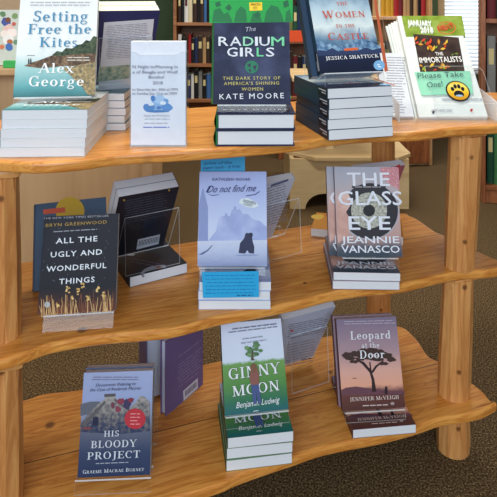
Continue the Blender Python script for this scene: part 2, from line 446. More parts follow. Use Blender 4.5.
bm = bmesh.new(); box(bm, -3.3, 3.5, -2.5, 4.7, 2.7, 2.8); struct(mesh_obj('ceiling', bm, mat((232, 232, 228), .9, .1, 'ceiling_tile')))
# window with lowered blinds
em = bpy.data.materials.new('daylight_pane'); em.use_nodes = True; b = em.node_tree.nodes['Principled BSDF']
b.inputs['Base Color'].default_value = (.8, .85, .9, 1); b.inputs['Emission Color'].default_value = (.86, .94, 1, 1); b.inputs['Emission Strength'].default_value = .95
fr = bmesh.new()
for a in ((wx0, wx0+.05, wz0, wz1), (wx1-.05, wx1, wz0, wz1), (wx0, wx1, wz0, wz0+.05), (wx0, wx1, wz1-.05, wz1)):
    box(fr, a[0], a[1], WY-.02, WY+.06, a[2], a[3])
w1 = struct(mesh_obj('window_1', fr, mat((190, 160, 120), .5)))
bm = bmesh.new(); box(bm, wx0+.05, wx1-.05, WY+.03, WY+.035, wz0+.05, wz1-.05); mesh_obj('pane', bm, em, w1)
sl = bpy.data.materials.new('blind_slat'); sl.use_nodes = True; nt = sl.node_tree; b = nt.nodes['Principled BSDF']; b.inputs['Base Color'].default_value = (.9, .93, .97, 1); b.inputs['Roughness'].default_value = .6
t_ = nt.nodes.new('ShaderNodeBsdfTranslucent'); t_.inputs[0].default_value = (.9, .95, 1, 1); mx = nt.nodes.new('ShaderNodeMixShader'); mx.inputs[0].default_value = .5
nt.links.new(b.outputs[0], mx.inputs[1]); nt.links.new(t_.outputs[0], mx.inputs[2]); nt.links.new(mx.outputs[0], nt.nodes['Material Output'].inputs[0])
bl = thing('window_blind', 'white slatted blind hanging in the bright window beyond the green catalogs', 'blind', T(2.0, WY-.05, wz0+.02))
for i in range(44):
    bm = bmesh.new(); box(bm, -.46, .46, -.011, .011, -.001, .001, 0, T(0, 0, .03+i*.031) @ Matrix.Rotation(R(38), 4, 'X')); mesh_obj('slat', bm, sl, bl)
bm = bmesh.new(); box(bm, -.47, .47, -.018, .014, 1.4, 1.44); mesh_obj('head_rail', bm, sl, bl)
bm = bmesh.new(); box(bm, -.46, .46, -.012, .012, -.005, .012); mesh_obj('bottom_rail', bm, sl, bl)

# ------------------------------------------------------------------ the wooden display shelf
YAW = math.degrees(math.atan2(580, 1717))
ZT, ZM, ZB = .76, .426, .128
THK = .021
pine = dict(dark=(172, 100, 38), mid=(203, 130, 55), light=(224, 158, 78), scale=16)
def W2(p): return (p.x, p.y)
def shelf_plate(name, front, back_pts, z, seam_y, parent, org, knots):
    """front: where the lower rim of the front edge is seen; back_pts: seen on the upper face or world points"""
    Mi = (T(org.x, org.y, 0) @ RZ(YAW)).inverted()
    pts = [Pz(x, y, z-THK) for x, y in front] + [p if isinstance(p, Vector) else Pz(p[0], p[1], z) for p in back_pts]
    loc = [Mi @ Vector((p.x, p.y, 0)) for p in pts]
    # smooth the outline (closed Catmull-Rom)
    sm = []; n = len(loc)
    for i in range(n):
        p0, p1, p2, p3 = loc[i-1], loc[i], loc[(i+1) % n], loc[(i+2) % n]
        for k in range(5):
            t = k/5
            sm.append(.5*((2*p1)+(p2-p0)*t+(2*p0-5*p1+4*p2-p3)*t*t+(3*p1-p0-3*p2+p3)*t*t*t))
    bm = bmesh.new()
    top = [bm.verts.new((p.x, p.y, z)) for p in sm]; f = bm.faces.new(top)
    f.normal_update()
    if f.normal.z < 0: f.normal_flip()
    r = bmesh.ops.extrude_face_region(bm, geom=[f])
    bmesh.ops.translate(bm, vec=(0, 0, -THK), verts=[v for v in r['geom'] if isinstance(v, bmesh.types.BMVert)])
    bmesh.ops.recalc_face_normals(bm, faces=bm.faces[:])
    eds = [e for e in bm.edges if abs(e.verts[0].co.z-e.verts[1].co.z) < 1e-6]
    bmesh.ops.bevel(bm, geom=eds, offset=.006, segments=3, affect='EDGES', profile=.5)
    bmesh.ops.triangulate(bm, faces=[f for f in bm.faces if len(f.verts) > 8])
    m = wood_mat('pine_'+name, knots=knots, seam=seam_y, **pine)
    o = mesh_obj(name, bm, m, parent)
    o.rotation_euler = (0, 0, R(YAW)); o.location = (org.x-parent.location.x, org.y-parent.location.y, 0)
    return o
unit = thing('display_shelf', 'honey pine display shelf of three wavy-edged tiers on round posts', 'shelf', T(.05, 1.3, 0))
ORG = Vector((.05, 1.3, 0))
Mloc = (T(ORG.x, ORG.y, 0) @ RZ(YAW)).inverted()
def seam_at(px, py, z): return (Mloc @ Pz(px, py, z)).y
def kn(px, py, z, r): p = Mloc @ Pz(px, py, z); return (p.x, p.y, z, r)
back_top = [Vector((.93, 1.64, 0)), Vector((.76, 1.73, 0)), Vector((.45, 1.7, 0)), Vector((.11, 1.58, 0)), Vector((-.16, 1.49, 0)), Vector((-.45, 1.39, 0)), Vector((-.68, 1.3, 0)), Vector((-.72, 1.14, 0))]
shelf_plate('top_tier', [(-60, 170), (0, 173), (40, 174.5), (80, 171.5), (115, 166.5), (150, 164), (200, 161), (250, 157), (300, 152), (330, 147), (360, 144), (392, 142.5), (415, 142), (435, 139.5), (455, 137), (480, 135.5), (500, 134), (520, 131)],
            back_top, ZT, [seam_at(160, 130, ZT)], unit, ORG, [kn(147, 159, ZT-.016, .021), kn(141, 160, ZT-.02, .012)])
shelf_plate('middle_tier', [(-50, 378), (0, 372), (27, 364), (49, 355.6), (88, 348), (115, 345), (146, 342.5), (177, 338.5), (217, 327.5), (260, 319.5), (300, 311), (332, 302.6), (367, 297.5), (399, 294.5), (431, 287), (458, 281), (485, 279.5), (499, 277.5)],
            [Vector((.612, 1.338, 0)), (499, 260), (474, 249), (447, 236), (435, 231), (420, 220.5), (410, 215.5), (400, 213), (350, 218), (300, 226), (260, 232), (200, 240), (155, 247), (110, 253), (60, 258), (15, 263), (-60, 275)], ZM, [seam_at(200, 272, ZM)], unit, ORG,
            [kn(82, 330, ZM, .012), kn(305, 283, ZM, .006)])
shelf_plate('bottom_tier', [(-120, 580), (60, 530), (160, 512), (215, 497), (236, 488), (260, 479), (290, 469), (320, 458.5), (349, 452), (380, 446), (416, 436.5), (439, 428.5), (467, 424), (480, 421), (489, 416.8)],
            [Vector((.562, 1.313, 0)), (490, 399.5), (484, 392), (469, 380), (455, 370), (439, 361), (428, 355), (416, 338), (400, 326), (370, 328), (322, 336.5), (280, 347), (216, 361), (150, 376), (80, 389), (44, 393), (22, 400), (-60, 420)], ZB, [seam_at(130, 438, ZB)], unit, ORG,
            [kn(50, 425, ZB, .013), kn(330, 372, ZB, .007)])
postm = wood_mat('pine_post', (176, 112, 58), (202, 138, 78), (220, 162, 98), scale=9, stretch=(11, 11, 1.1), knots=[(-.018, -.03, .255, .009), (.014, -.032, .26, .008), (.0, -.035, .07, .007)])
def post(x, y, z0, z1, r0, r1, name='post'):
    bm = bmesh.new(); n = 10; rows = 7; prev = None
    for j in range(rows):
        t = j/(rows-1); z = z0+(z1-z0)*t; r = r0+(r1-r0)*t+.0008*math.sin(5*t)
        ring = [bm.verts.new((r*math.cos(2*PI*(i+.5)/n)*(1+.02*math.sin(3*i)), r*math.sin(2*PI*(i+.5)/n), z-z0)) for i in range(n)]
        if prev:
            for i in range(n): bm.faces.new((prev[i], prev[(i+1) % n], ring[(i+1) % n], ring[i]))
        else: bm.faces.new(ring[::-1])
        prev = ring
    bm.faces.new(prev)
    bmesh.ops.bevel(bm, geom=[e for e in bm.edges if abs(e.verts[0].co.z-e.verts[1].co.z) > .01], offset=.004, segments=2, affect='EDGES')
    o = mesh_obj(name, bm, postm, unit); o.location = (x-ORG.x, y-ORG.y, z0); return o
def cap(x, y, z1, r, h=.02, k=1.02):
    bm = bmesh.new(); box(bm, -r*k, r*k, -r*k*.95, r*k*.95, -h, 0); bevel(bm, min(.008, h*.4))
    o = mesh_obj('post_cap', bm, postm, unit); o.location = (x-ORG.x, y-ORG.y, z1); o.rotation_euler = (0, 0, R(YAW)); return o
def pxx(px, y): return (px-248.5)/F*y
for (xb, xt, y, lv, r0, r1) in ((pxx(459.3, 1.335), pxx(465.3, 1.335), 1.335, 1, .034, .038), (pxx(453.5, 1.345), pxx(458, 1.345), 1.345, 0, .0365, .035), (-.455, -.458, 1.065, 1, .036, .036), (-.448, -.448, 1.05, 0, .038, .037),
                                (pxx(383, 1.63), pxx(383, 1.63), 1.63, 1, .032, .032), (pxx(378.5, 1.6), pxx(378.5, 1.6), 1.6, 0, .032, .032), (-.6, -.6, 1.28, 1, .034, .034), (-.6, -.6, 1.28, 0, .034, .034)):
    z0, z1 = ((ZB, ZM-THK), (ZM, ZT-THK))[lv]
    right = xb > .3
    h = (.009 if lv else .005) if right else .018
    o = post(xb, y, z0, z1-h, r0, r1)
    for v in o.data.vertices: v.co.x += (xt-xb)*v.co.z/(z1-h-z0)
    cap(xt, y, z1, r1, h, (.9 if lv else .94) if right else 1.08)
for (x, y) in ((pxx(453, 1.345), 1.345), (-.448, 1.05), (pxx(378.5, 1.6), 1.6), (-.6, 1.28)): post(x, y, 0, ZB-THK, .037, .036, 'foot_post')

# ------------------------------------------------------------------ furniture behind
maple = wood_mat('pale_maple', (186, 146, 102), (196, 156, 112), (204, 166, 122), scale=5, stretch=(3, 3, .5), rough=.5)
oak = wood_mat('bookcase_oak', (112, 66, 34), (146, 92, 50), (170, 112, 66), scale=7, stretch=(1.2, 9, 9), rough=.45)
redoak = wood_mat('bookcase_red_oak', (106, 56, 28), (142, 82, 44), (164, 100, 58), scale=7, stretch=(9, 9, 1.2), rough=.45)
# low maple cabinet on the left
cab = thing('cabinet', 'pale maple low cabinet behind the left end of the display shelf', 'cabinet', T(-.9, 2.0, 0))
bm = bmesh.new(); box(bm, -.7, .54, .02, .42, .06, .78); mesh_obj('body', bm, maple, cab)
bm = bmesh.new(); box(bm, -.68, .5, .04, .4, 0, .06); mesh_obj('plinth', bm, mat((92, 66, 44), .6), cab)
bm = bmesh.new(); box(bm, .53, .57, -.01, .03, 0, .78); bevel(bm, .004); mesh_obj('corner_post', bm, maple, cab)
bm = bmesh.new(); box(bm, -.72, .2, -.06, .43, .78, .803); bevel(bm, .004); mesh_obj('top_board', bm, maple, cab)
bm = bmesh.new(); box(bm, -.7, .2, .4, .43, .803, 1.3); mesh_obj('back_panel', bm, mat((170, 148, 122), .7), cab)
# picture book standing on the cabinet
pbM = T(-.87, 2.03, .8035) @ RZ(4) @ RX(80)
pb = thing('picture_book', 'pale green picture book standing on the cabinet at the photo\'s left edge', 'book', pbM)
book_parts(pb, .19, .195, .012, True, [mat((196, 202, 192)), mat((196, 202, 192)), mat((150, 160, 150)), PAGES])
a = Art(pbM, .012); a.full(.19, .195, (196, 202, 192))
for x, y, r, c in ((6, 22, 5, (70, 84, 150)), (8, 20, 3, (120, 74, 52)), (9, 30, 6, (226, 188, 178)), (4, 34, 4, (236, 222, 214)), (12, 33, 5, (240, 226, 220)), (8, 40, 6, (232, 230, 226)), (10, 42, 3, (176, 106, 60)), (9, 47, 4, (70, 110, 176)), (15, 16, 3, (120, 150, 96)), (3, 14, 3, (96, 130, 90)), (16, 42, 2.5, (104, 140, 110)), (2, 47, 2.5, (208, 120, 80)), (14, 24, 2, (200, 90, 76))):
    a.ell(x, y, r, r*.9, c, 12, .15)
a.done(pb)
bm = bmesh.new(); box(bm, -.08, .02, -.01, .01, 0, .024); bevel(bm, .002)
sb = mesh_obj('shelf_sign', bm, mat((66, 176, 92), .5)); tag(sb, 'small green block in front of the picture book on the cabinet', 'sign'); sb.location = (-.75, 1.97, .8035)

# plywood step bench under the display, further back
ply = wood_mat('plywood', (196, 164, 114), (214, 184, 134), (226, 200, 152), scale=4, stretch=(.8, 6, 6), rough=.5)
bx = Pz(290, 209, 0); bx2 = Pz(409, 209, 0); bw = bx2.x-bx.x
bench = thing('step_bench', 'pale plywood bench with arched end standing on the carpet behind the shelf', 'bench', T((bx.x+bx2.x)/2, bx.y, 0))
bm = bmesh.new(); hgt = .245
out = [(-bw/2, 0), (-bw/2+.075, 0)]+[(-bw/2+.075+.09*(1-math.cos(t*PI/2/5)), .075*math.sin(t*PI/2/5)) for t in range(1, 6)]+[(bw/2-.075-.09*(1-math.cos(t*PI/2/5)), .075*math.sin(t*PI/2/5)) for t in range(5, -1, -1)]+[(bw/2, 0), (bw/2, hgt), (-bw/2, hgt)]
f = bm.faces.new([bm.verts.new((x, 0, z)) for x, z in out]); r_ = bmesh.ops.extrude_face_region(bm, geom=[f]); bmesh.ops.translate(bm, vec=(0, .02, 0), verts=[v for v in r_['geom'] if isinstance(v, bmesh.types.BMVert)]); bmesh.ops.recalc_face_normals(bm, faces=bm.faces[:])
mesh_obj('end_panel', bm, ply, bench)
for s in (-1, 1):
    bm = bmesh.new(); box(bm, s*(bw/2-.01)-.01, s*(bw/2-.01)+.01, .02, .5, .0, hgt); mesh_obj('side_panel', bm, ply, bench)
bm = bmesh.new(); pts = [(-bw/2-.015, .09), (-bw/2+.12, -.04), (bw/2-.06, -.04), (bw/2+.02, .04), (bw/2+.02, .55), (-bw/2-.015, .55)]
f = bm.faces.new([bm.verts.new((x, y, hgt)) for x, y in pts]); r_ = bmesh.ops.extrude_face_region(bm, geom=[f]); bmesh.ops.translate(bm, vec=(0, 0, .02), verts=[v for v in r_['geom'] if isinstance(v, bmesh.types.BMVert)]); bmesh.ops.recalc_face_normals(bm, faces=bm.faces[:]); bevel(bm, .004)
mesh_obj('seat_board', bm, ply, bench)
bm = bmesh.new(); box(bm, -.1, -.06, .12, .16, hgt+.02, .62); mesh_obj('upright', bm, ply, bench)
bm = bmesh.new(); box(bm, -.28, .2, .02, .4, .62, .64); bevel(bm, .006); mesh_obj('upper_board', bm, ply, bench)

ORD = ['first', 'second', 'third', 'fourth', 'fifth', 'sixth', 'seventh', 'eighth', 'ninth', 'tenth', 'eleventh', 'twelfth', 'thirteenth', 'fourteenth', 'fifteenth', 'sixteenth', 'seventeenth', 'eighteenth', 'nineteenth', 'twentieth']
COLN = {'dark brown': (58, 42, 34), 'black': (30, 30, 32), 'white': (222, 220, 212), 'navy': (40, 52, 88), 'red': (158, 40, 42), 'orange': (208, 106, 44), 'yellow': (206, 172, 52), 'dark green': (34, 76, 56), 'green': (70, 124, 76), 'grey': (136, 134, 130), 'blue': (66, 106, 156), 'tan': (176, 142, 98), 'maroon': (104, 34, 40), 'cream': (220, 206, 170), 'teal': (60, 128, 136), 'pink': (198, 92, 124), 'olive': (112, 116, 66), 'gold': (196, 148, 44)}
def row(M, x0, x1, cols, where, group, hr=(.2, .25), tr=(.018, .034), d=.15, gapz=.0005):
    """a row of upright books, spines outwards; M: shelf frame, y into the shelf"""
    x = x0; i = 0
    while x < x1-.012 and i < 20:
        t = min(random.uniform(*tr), x1-x); h = random.uniform(*hr); dd = d*random.uniform(.85, 1.05); c = cols[i % len(cols)]
        bm = bmesh.new(); b = .0025
        box(bm, 0, b, 0, dd, 0, h, 0); box(bm, t-b, t, 0, dd, 0, h, 0)
        n = 4; pv = None
        for k in range(n+1):
            s = k/n; v = [bm.verts.new((t*s, -.004*math.sin(PI*s), 0)), bm.verts.new((t*s, -.004*math.sin(PI*s), h))]
            if pv: f = bm.faces.new((pv[0], v[0], v[1], pv[1])); f.material_index = 0
            pv = v
        box(bm, b, t-b, .001, dd-.004, .003, h-.003, 1)
        if t > .02 and i % 2 == 0:   # title band on the spine
            box(bm, t*.2, t*.8, -.0052, -.003, h*.55, h*.8, 2)
        o = mesh_obj('shelved_book', bm, [mat(COLN[c], .5), CREAM, mat((214, 196, 140) if c not in ('white', 'cream', 'yellow', 'tan') else (90, 40, 40), .5)])
        o.matrix_world = M @ T(x, random.uniform(.0, .012), gapz)
        tag(o, '%s spine, %s from left %s' % (c, ORD[i], where), 'book', group)
        x += t+.0012; i += 1
def bookcase(name, label, M, w, d, shelves, h, m, kick=.08, tk=.022):
    r = thing(name, label, 'bookcase', M)
    for nm, b4 in (('side_panel', (-w/2, -w/2+tk, 0, d, 0, h)), ('side_panel', (w/2-tk, w/2, 0, d, 0, h)), ('back_panel', (-w/2+tk, w/2-tk, d-.01, d, 0, h)), ('top_board', (-w/2+tk, w/2-tk, 0, d-.01, h-tk, h)), ('kickboard', (-w/2+tk, w/2-tk, .012, .03, 0, shelves[0]-tk))):
        bm = bmesh.new(); box(bm, *b4); bevel(bm, .002, 1); mesh_obj(nm, bm, m, r)
    for z in shelves:
        bm = bmesh.new(); box(bm, -w/2+tk, w/2-tk, 0, d-.01, z-tk, z); bevel(bm, .002, 1); mesh_obj('shelf', bm, m, r)
    return r
# bookcase seen between the flyer and the dark novel
M1 = T(-.08, 4.0, 0)
bookcase('bookcase', 'brown bookcase seen over the flyer holder, against the green wall', M1, .88, .3, [.1, .33, .575, .86, 1.14], 1.75, oak)
row(M1 @ T(-.44, .03, .86), .03, .82, ['dark brown', 'black', 'white', 'cream', 'dark brown', 'black', 'dark brown', 'blue', 'black', 'tan', 'red', 'black'], 'on the upper row behind the flyer', 'books on the upper row behind the flyer', (.18, .24))
row(M1 @ T(-.44, .03, .575), .03, .82, ['white', 'black', 'dark brown', 'red', 'black', 'navy', 'dark brown', 'tan', 'dark brown', 'black', 'black', 'orange'], 'on the middle row behind the flyer', 'books on the middle row behind the flyer', (.16, .21))
row(M1 @ T(-.44, .03, .33), .03, .82, ['navy', 'blue', 'navy', 'white', 'black', 'grey', 'black', 'blue', 'dark brown', 'navy', 'black', 'black'], 'on the lower row behind the flyer', 'books on the lower row behind the flyer', (.16, .2))
# bookcase between the dark novel and the leaning blue novel
M2 = T(.36, 3.7, 0)
bookcase('bookcase', 'narrow bookcase with an orange shelf sign, seen between the two tall dark novels', M2, .34, .28, [.1, .4, .76, 1.06], 1.6, redoak)
row(M2 @ T(-.17, .03, .76), .03, .31, ['pink', 'olive', 'dark green', 'navy', 'olive', 'pink', 'dark green', 'tan', 'navy'], 'on the upper row above the orange shelf sign', 'books above the orange shelf sign', (.2, .25), (.024, .036))
row(M2 @ T(-.17, .03, .4), .03, .31, ['black', 'dark brown', 'maroon', 'black', 'navy', 'dark brown', 'black', 'dark green', 'maroon'], 'on the dark row below the orange shelf sign', 'books below the orange shelf sign', (.24, .3), (.024, .036))
bm = bmesh.new(); box(bm, -.148, .148, -.006, -.002, .762-.01, .762+.062); tag(mesh_obj('shelf_sign', bm, mat((226, 84, 40), .5)), 'orange strip sign along a back bookcase shelf, between the tall dark novels', 'sign').matrix_world = M2
# bookcase behind the catalogs
M3 = T(.9, 3.55, 0) @ RZ(6)
bookcase('bookcase', 'light wood bookcase with yellow patterned books behind the green catalogs', M3, .47, .28, [.1, .42, .92], 1.6, wood_mat('bookcase_light_oak', (164, 118, 72), (192, 146, 98), (208, 164, 116), scale=7, stretch=(9, 9, 1.2), rough=.45))
row(M3 @ T(-.235, .03, .92), .03, .44, ['black', 'red', 'dark brown', 'tan', 'cream', 'gold', 'gold', 'gold', 'red', 'maroon', 'tan', 'tan', 'dark brown', 'tan'], 'on the shelf above the green catalogs', 'books above the green catalogs', (.22, .28))
_d = bpy.data.objects[[o.name for o in C.objects if o.get('label', '').startswith('light wood bookcase')][0]]
for s_ in (-1, 1):
    bm = bmesh.new(); box(bm, s_*.106-.105, s_*.106+.105, -.018, -.001, .02, .4); bevel(bm, .003, 1); d_ = mesh_obj('door', bm, redoak, _d)
    bm = bmesh.new(); bmesh.ops.create_uvsphere(bm, u_segments=10, v_segments=6, radius=.009, matrix=T(s_*.02, -.026, .3)); mesh_obj('knob', bm, mat((120, 100, 70), .3), d_)
row(M3 @ T(-.235, .03, .42), .03, .44, ['tan', 'olive', 'grey', 'tan', 'cream', 'olive', 'grey', 'tan', 'dark brown', 'cream', 'tan', 'grey', 'tan', 'olive'], 'on the lower back shelf left of the green catalogs', 'books on the lower back shelf behind the catalogs', (.26, .36))
# red oak bookcase at the right edge
M4 = T(1.175, 2.93, 0) @ RZ(-19) @ T(.37, 0, 0)
bookcase('bookcase', 'red oak bookcase at the right edge with green reference books along the bottom', M4, .74, .3, [.09, .52, .93], 1.6, redoak)
row(M4 @ T(-.37, .03, .93), .03, .5, ['maroon', 'dark brown', 'maroon', 'red', 'dark brown', 'maroon', 'red', 'black', 'maroon', 'red', 'dark brown', 'maroon', 'red', 'black'], 'on the top row of the right-hand bookcase', 'books on the top row at the right', (.2, .24), (.03, .04))
row(M4 @ T(-.37, .03, .52), .03, .5, ['grey', 'dark brown', 'red', 'maroon', 'cream', 'white', 'grey', 'black', 'tan', 'red', 'white', 'grey', 'cream', 'tan'], 'on the middle row of the right-hand bookcase', 'books on the middle row at the right', (.26, .34), (.028, .042))
row(M4 @ T(-.37, .03, .09), .03, .5, ['dark green', 'green', 'dark green', 'dark green', 'green', 'dark green', 'teal', 'dark green', 'green', 'dark green', 'green', 'dark green', 'navy', 'dark green'], 'on the bottom row of the right-hand bookcase', 'green books on the bottom row at the right', (.26, .3), (.026, .04))
# ------------------------------------------------------------------ displays of books
WHITE = (238, 238, 240)
LVL = {'top': ZT, 'mid': ZM, 'bot': ZB}
def shown(name, label, q, Y, tk, tilt, yaw, hard, mats, group=None, sf=None):
    pl, pr, pyb, pyt = q
    c, W, H = fit_display(pl, pr, pyb, pyt, Y, tilt, yaw)
    M = display_matrix(c, tk, tilt, yaw)
    r = thing(name, label, 'book', M, group)
    mm = [mat(m) if isinstance(m, tuple) else m for m in mats]
    book_parts(r, W, H, tk, hard, mm)
    return r, M, W, H
def foot_of(a, b, z):
    p = Pz(a[0], a[1], z); q = Pz(b[0], b[1], z); return (p+q)/2, math.degrees(math.atan2(q.y-p.y, q.x-p.x))
def away(name, label, c, psi, tilt, W, H, tk, hard, mats, group=None):
    M = T(*c) @ RZ(180+psi) @ RX(90-tilt)
    r = thing(name, label, 'book', M, group)
    book_parts(r, W, H, tk, hard, [mat(m) if isinstance(m, tuple) else m for m in mats])
    return r, M
def leaf_card(name, label, cat, corners, M, z, m, th=.0005, group=None):
    """thin card whose corners (seen) lie on the plane z of frame M"""
    a = Art(M, z); pts = [a.loc(*p) for p in corners]; c = sum(pts, Vector((0, 0)))/4
    c = (pts[2]+pts[3])/2
    Mc = M @ T(c.x, c.y, z-th)
    bm = bmesh.new(); lo = [bm.verts.new((p.x-c.x, p.y-c.y, 0)) for p in pts]; hi = [bm.verts.new((p.x-c.x, p.y-c.y, th)) for p in pts]
    bm.faces.new(lo); bm.faces.new(hi)
    for i in range(4): bm.faces.new((lo[i], lo[(i+1) % 4], hi[(i+1) % 4], hi[i]))
    bmesh.ops.recalc_face_normals(bm, faces=bm.faces[:])
    r = thing(name, label, cat, Mc, group); mesh_obj('card', bm, mat(m) if isinstance(m, tuple) else m, r)
    return r, Mc, Art(Mc, th)

# ===== TOP TIER =====================================================
# --- seashore novel
f_, _ = foot_of((1.5, 157), (83.5, 157), ZT)
k, M, W, H = shown('paperback_book', 'white and teal seashore novel standing upright on the top tier, far left', (14.6, 93, 96.5, -2), 1.113, .0164, 15, 6, False, [(232, 234, 234), (214, 226, 226), (120, 170, 186), PAGES], 'seashore novels')
a = Art(M, .0164)
a.full(W, H, ramp_mat('seashore_sky_and_sea', [(0, (58, 112, 116)), (.1, (96, 160, 164)), (.3, (168, 206, 204)), (.42, (226, 232, 230)), (.6, (234, 236, 236)), (1, (226, 228, 228))], 'Y', 0, H, noise=.02))
a.poly([(52, 55), (57, 51), (62, 52), (66, 48), (72, 48.5), (77, 45), (82, 44), (86, 40), (90, 41), (93.5, 36), (97, 37), (95.8, 56), (60, 58)], noise_mat('spruce_wood', [(30, 44, 34), (62, 78, 58), (90, 100, 74)], 160))
a.poly([(24, 66), (30, 63), (40, 60), (52, 55.5), (62, 56), (78, 54), (95.8, 53), (95.3, 63), (80, 66), (66, 66), (50, 67.5), (38, 68)], noise_mat('rocky_point', [(60, 46, 38), (104, 82, 64), (150, 122, 94)], 140))
a.poly([(95.4, 62), (94.5, 95.5), (88, 95), (83, 88), (76, 81), (69, 74), (61, 68), (72, 66)], noise_mat('rocky_shore', [(84, 92, 84), (150, 130, 92), (190, 170, 126)], 180))
a.scatter([[(29.5+d, 60), (31+d, 60), (31+d, 64), (29.5+d, 64)] for d in (-1.4, .6)]+[[(29.7+d, 58.6), (30.8+d, 58.6), (30.8+d, 59.8), (29.7+d, 59.8)] for d in (-1.4, .6)], (40, 44, 48))
a.lines(29, 92, (2.0, 4.8), .8, (150, 156, 160)); a.lines(27, 37, (55.2,), .7, (120, 130, 134)); a.lines(66, 90, (57.2, 59.8), .8, (214, 214, 204))
a.done(k)
B_ = (66, 134, 170)
a.text(k, 'Setting', 33.2, 22, 88.5, 21.6, 10.8, B_, 'serif', 'title_lettering')
a.text(k, 'Free the', 27.8, 34.4, 91.5, 34, 10, B_, 'serif', 'title_lettering')
a.text(k, 'Kites', 39.4, 47.4, 78, 47.2, 9.8, B_, 'serif', 'title_lettering')
a.text(k, 'Alex', 38.7, 73.2, 74.3, 73, 9.8, WHITE, 'serif', 'author_lettering')
a.text(k, 'George', 28.3, 86.6, 84.3, 86.2, 10.2, WHITE, 'serif', 'author_lettering')
Ms, zt = stack(k, 5, f_, 2.5, .0164, None, None, ZT+.0004, 0, [(-.001, 0, 0), (0, .001, -.6), (.002, -.001, .5), (.003, .001, -.4), (.004, 0, .3)])
nm = ['bottom copy of the seashore novel stack, lying on the top tier at far left', 'second copy up in the seashore novel stack at far left', 'middle copy of the five stacked seashore novels at far left', 'fourth copy up in the seashore novel stack at far left', 'topmost lying copy of the seashore novel stack, cover showing under the acrylic stand']
for i, m in enumerate(Ms): dup(k, m, nm[i], 'seashore novels in the stack', None if i == 4 else ('pages', 'cover'))
ft = M @ Vector((0, 0, 0)); easel('clear acrylic stand holding the seashore novel on its stack at top left', ft, zt, 15, 6, .143, .0164, .14)

# --- stack and back-to-front hardback behind it
k2M = [T(-.3352, 1.238, ZT+.0004+i*.016) @ RZ(random.uniform(-2, 1)) @ T(random.uniform(-.002, .002), random.uniform(0, .003), 0) for i in range(5)]
nm = ['bottom book of the white-edged stack behind the flyer holder', 'second book up in the white-edged stack behind the flyer holder', 'middle book of the white-edged stack behind the flyer holder', 'fourth book up in the white-edged stack behind the flyer holder', 'topmost book of the white-edged stack, under the navy-framed book left of the flyers']
p2 = None
for i, m in enumerate(k2M):
    if p2 is None:
        p2 = thing('paperback_book', nm[0], 'book', m, 'books in the stack behind the flyers'); book_parts(p2, .143, .19, .0156, False, [mat((96, 128, 140)), mat((52, 66, 96)), mat((90, 120, 140)), PAGES])
    else: dup(p2, m, nm[i], 'books in the stack behind the flyers')
zt = ZT+.0004+5*.016
c = Vector((-.287, 1.292, zt+.0125))
for i in range(2):
    n = (T(*c) @ RZ(205) @ RX(60)).to_3x3() @ Vector((0, 0, 1))
    cc = c+n*(.0215*i)
    b2, M2_ = away('hardcover_book', ('book with navy-framed pale back cover and cream pages, turned backwards behind the flyers', 'rear copy of the backward cream-paged books beyond the flyer holder, only its page tops showing')[i], cc, 25, 30, .13, .19-.002*i, .021, False, [(40, 46, 90), (40, 46, 90), (40, 46, 90), CREAM], 'backward cream-paged books')
    if i == 0:
        a = Art(M2_, 0, -1)
        a.poly([(104.2, 22.4), (154, 19), (146, 92), (97.5, 95)], (206, 208, 218)); a.poly([(99, 67), (150.5, 63), (148, 76), (97, 82)], noise_mat('small_green_landscape', [(90, 120, 110), (150, 168, 150), (190, 180, 160)], 90))
        a.lines(106, 150, [26+i*1.7 for i in range(20)], .55, (130, 132, 150), -.07, (5, 12))
        a.done(b2, 'back_cover_print')
easel('clear acrylic stand turned backwards, holding the navy-framed book behind the flyers', c, zt, 30, 205, .114, .044, .125)

# --- flyer holder
FY = 1.107; hx0 = Py(129, 147, FY).x; hx1 = Py(187, 147, FY).x; hw = hx1-hx0; hc = (hx0+hx1)/2
hold = thing('flyer_holder', 'upright clear acrylic pocket full of white flyers on the top tier', 'flyer holder', T(hc, FY, ZT+.0004))
def pane(bmx, outline, y0, y1):
    f = bmx.faces.new([bmx.verts.new((x, y0, z)) for x, z in outline]); r_ = bmesh.ops.extrude_face_region(bmx, geom=[f]); bmesh.ops.translate(bmx, vec=(0, y1-y0, 0), verts=[v for v in r_['geom'] if isinstance(v, bmesh.types.BMVert)])
    bmesh.ops.recalc_face_normals(bmx, faces=bmx.faces[:])
    for g in bmx.faces: g.material_index = 0 if abs(g.normal.y) > .7 else 1
bm = bmesh.new(); pane(bm, [(-hw/2, 0), (hw/2, 0), (hw/2, .181), (hw/2-.012, .181), (hw/2-.02, .175), (-hw/2+.02, .175), (-hw/2+.012, .181), (-hw/2, .181)], 0, .002); mesh_obj('front_pane', bm, [ACR, ACE], hold)
bm = bmesh.new(); pane(bm, [(-hw/2, 0), (hw/2, 0), (hw/2, .181), (-hw/2, .181)], .03, .032); mesh_obj('back_pane', bm, [ACR, ACE], hold)
for s in (-1, 1):
    bm = bmesh.new(); box(bm, s*(hw/2-.001)-.001, s*(hw/2-.001)+.001, .002, .03, 0, .181); mesh_obj('side_pane', bm, [ACR], hold)
bm = bmesh.new(); box(bm, -hw/2+.002, hw/2-.002, .002, .03, 0, .002); mesh_obj('base', bm, [ACE], hold)
fw = hw-.006; fh = .198
fl = None
paper = mat((232, 236, 246), .8, .2)
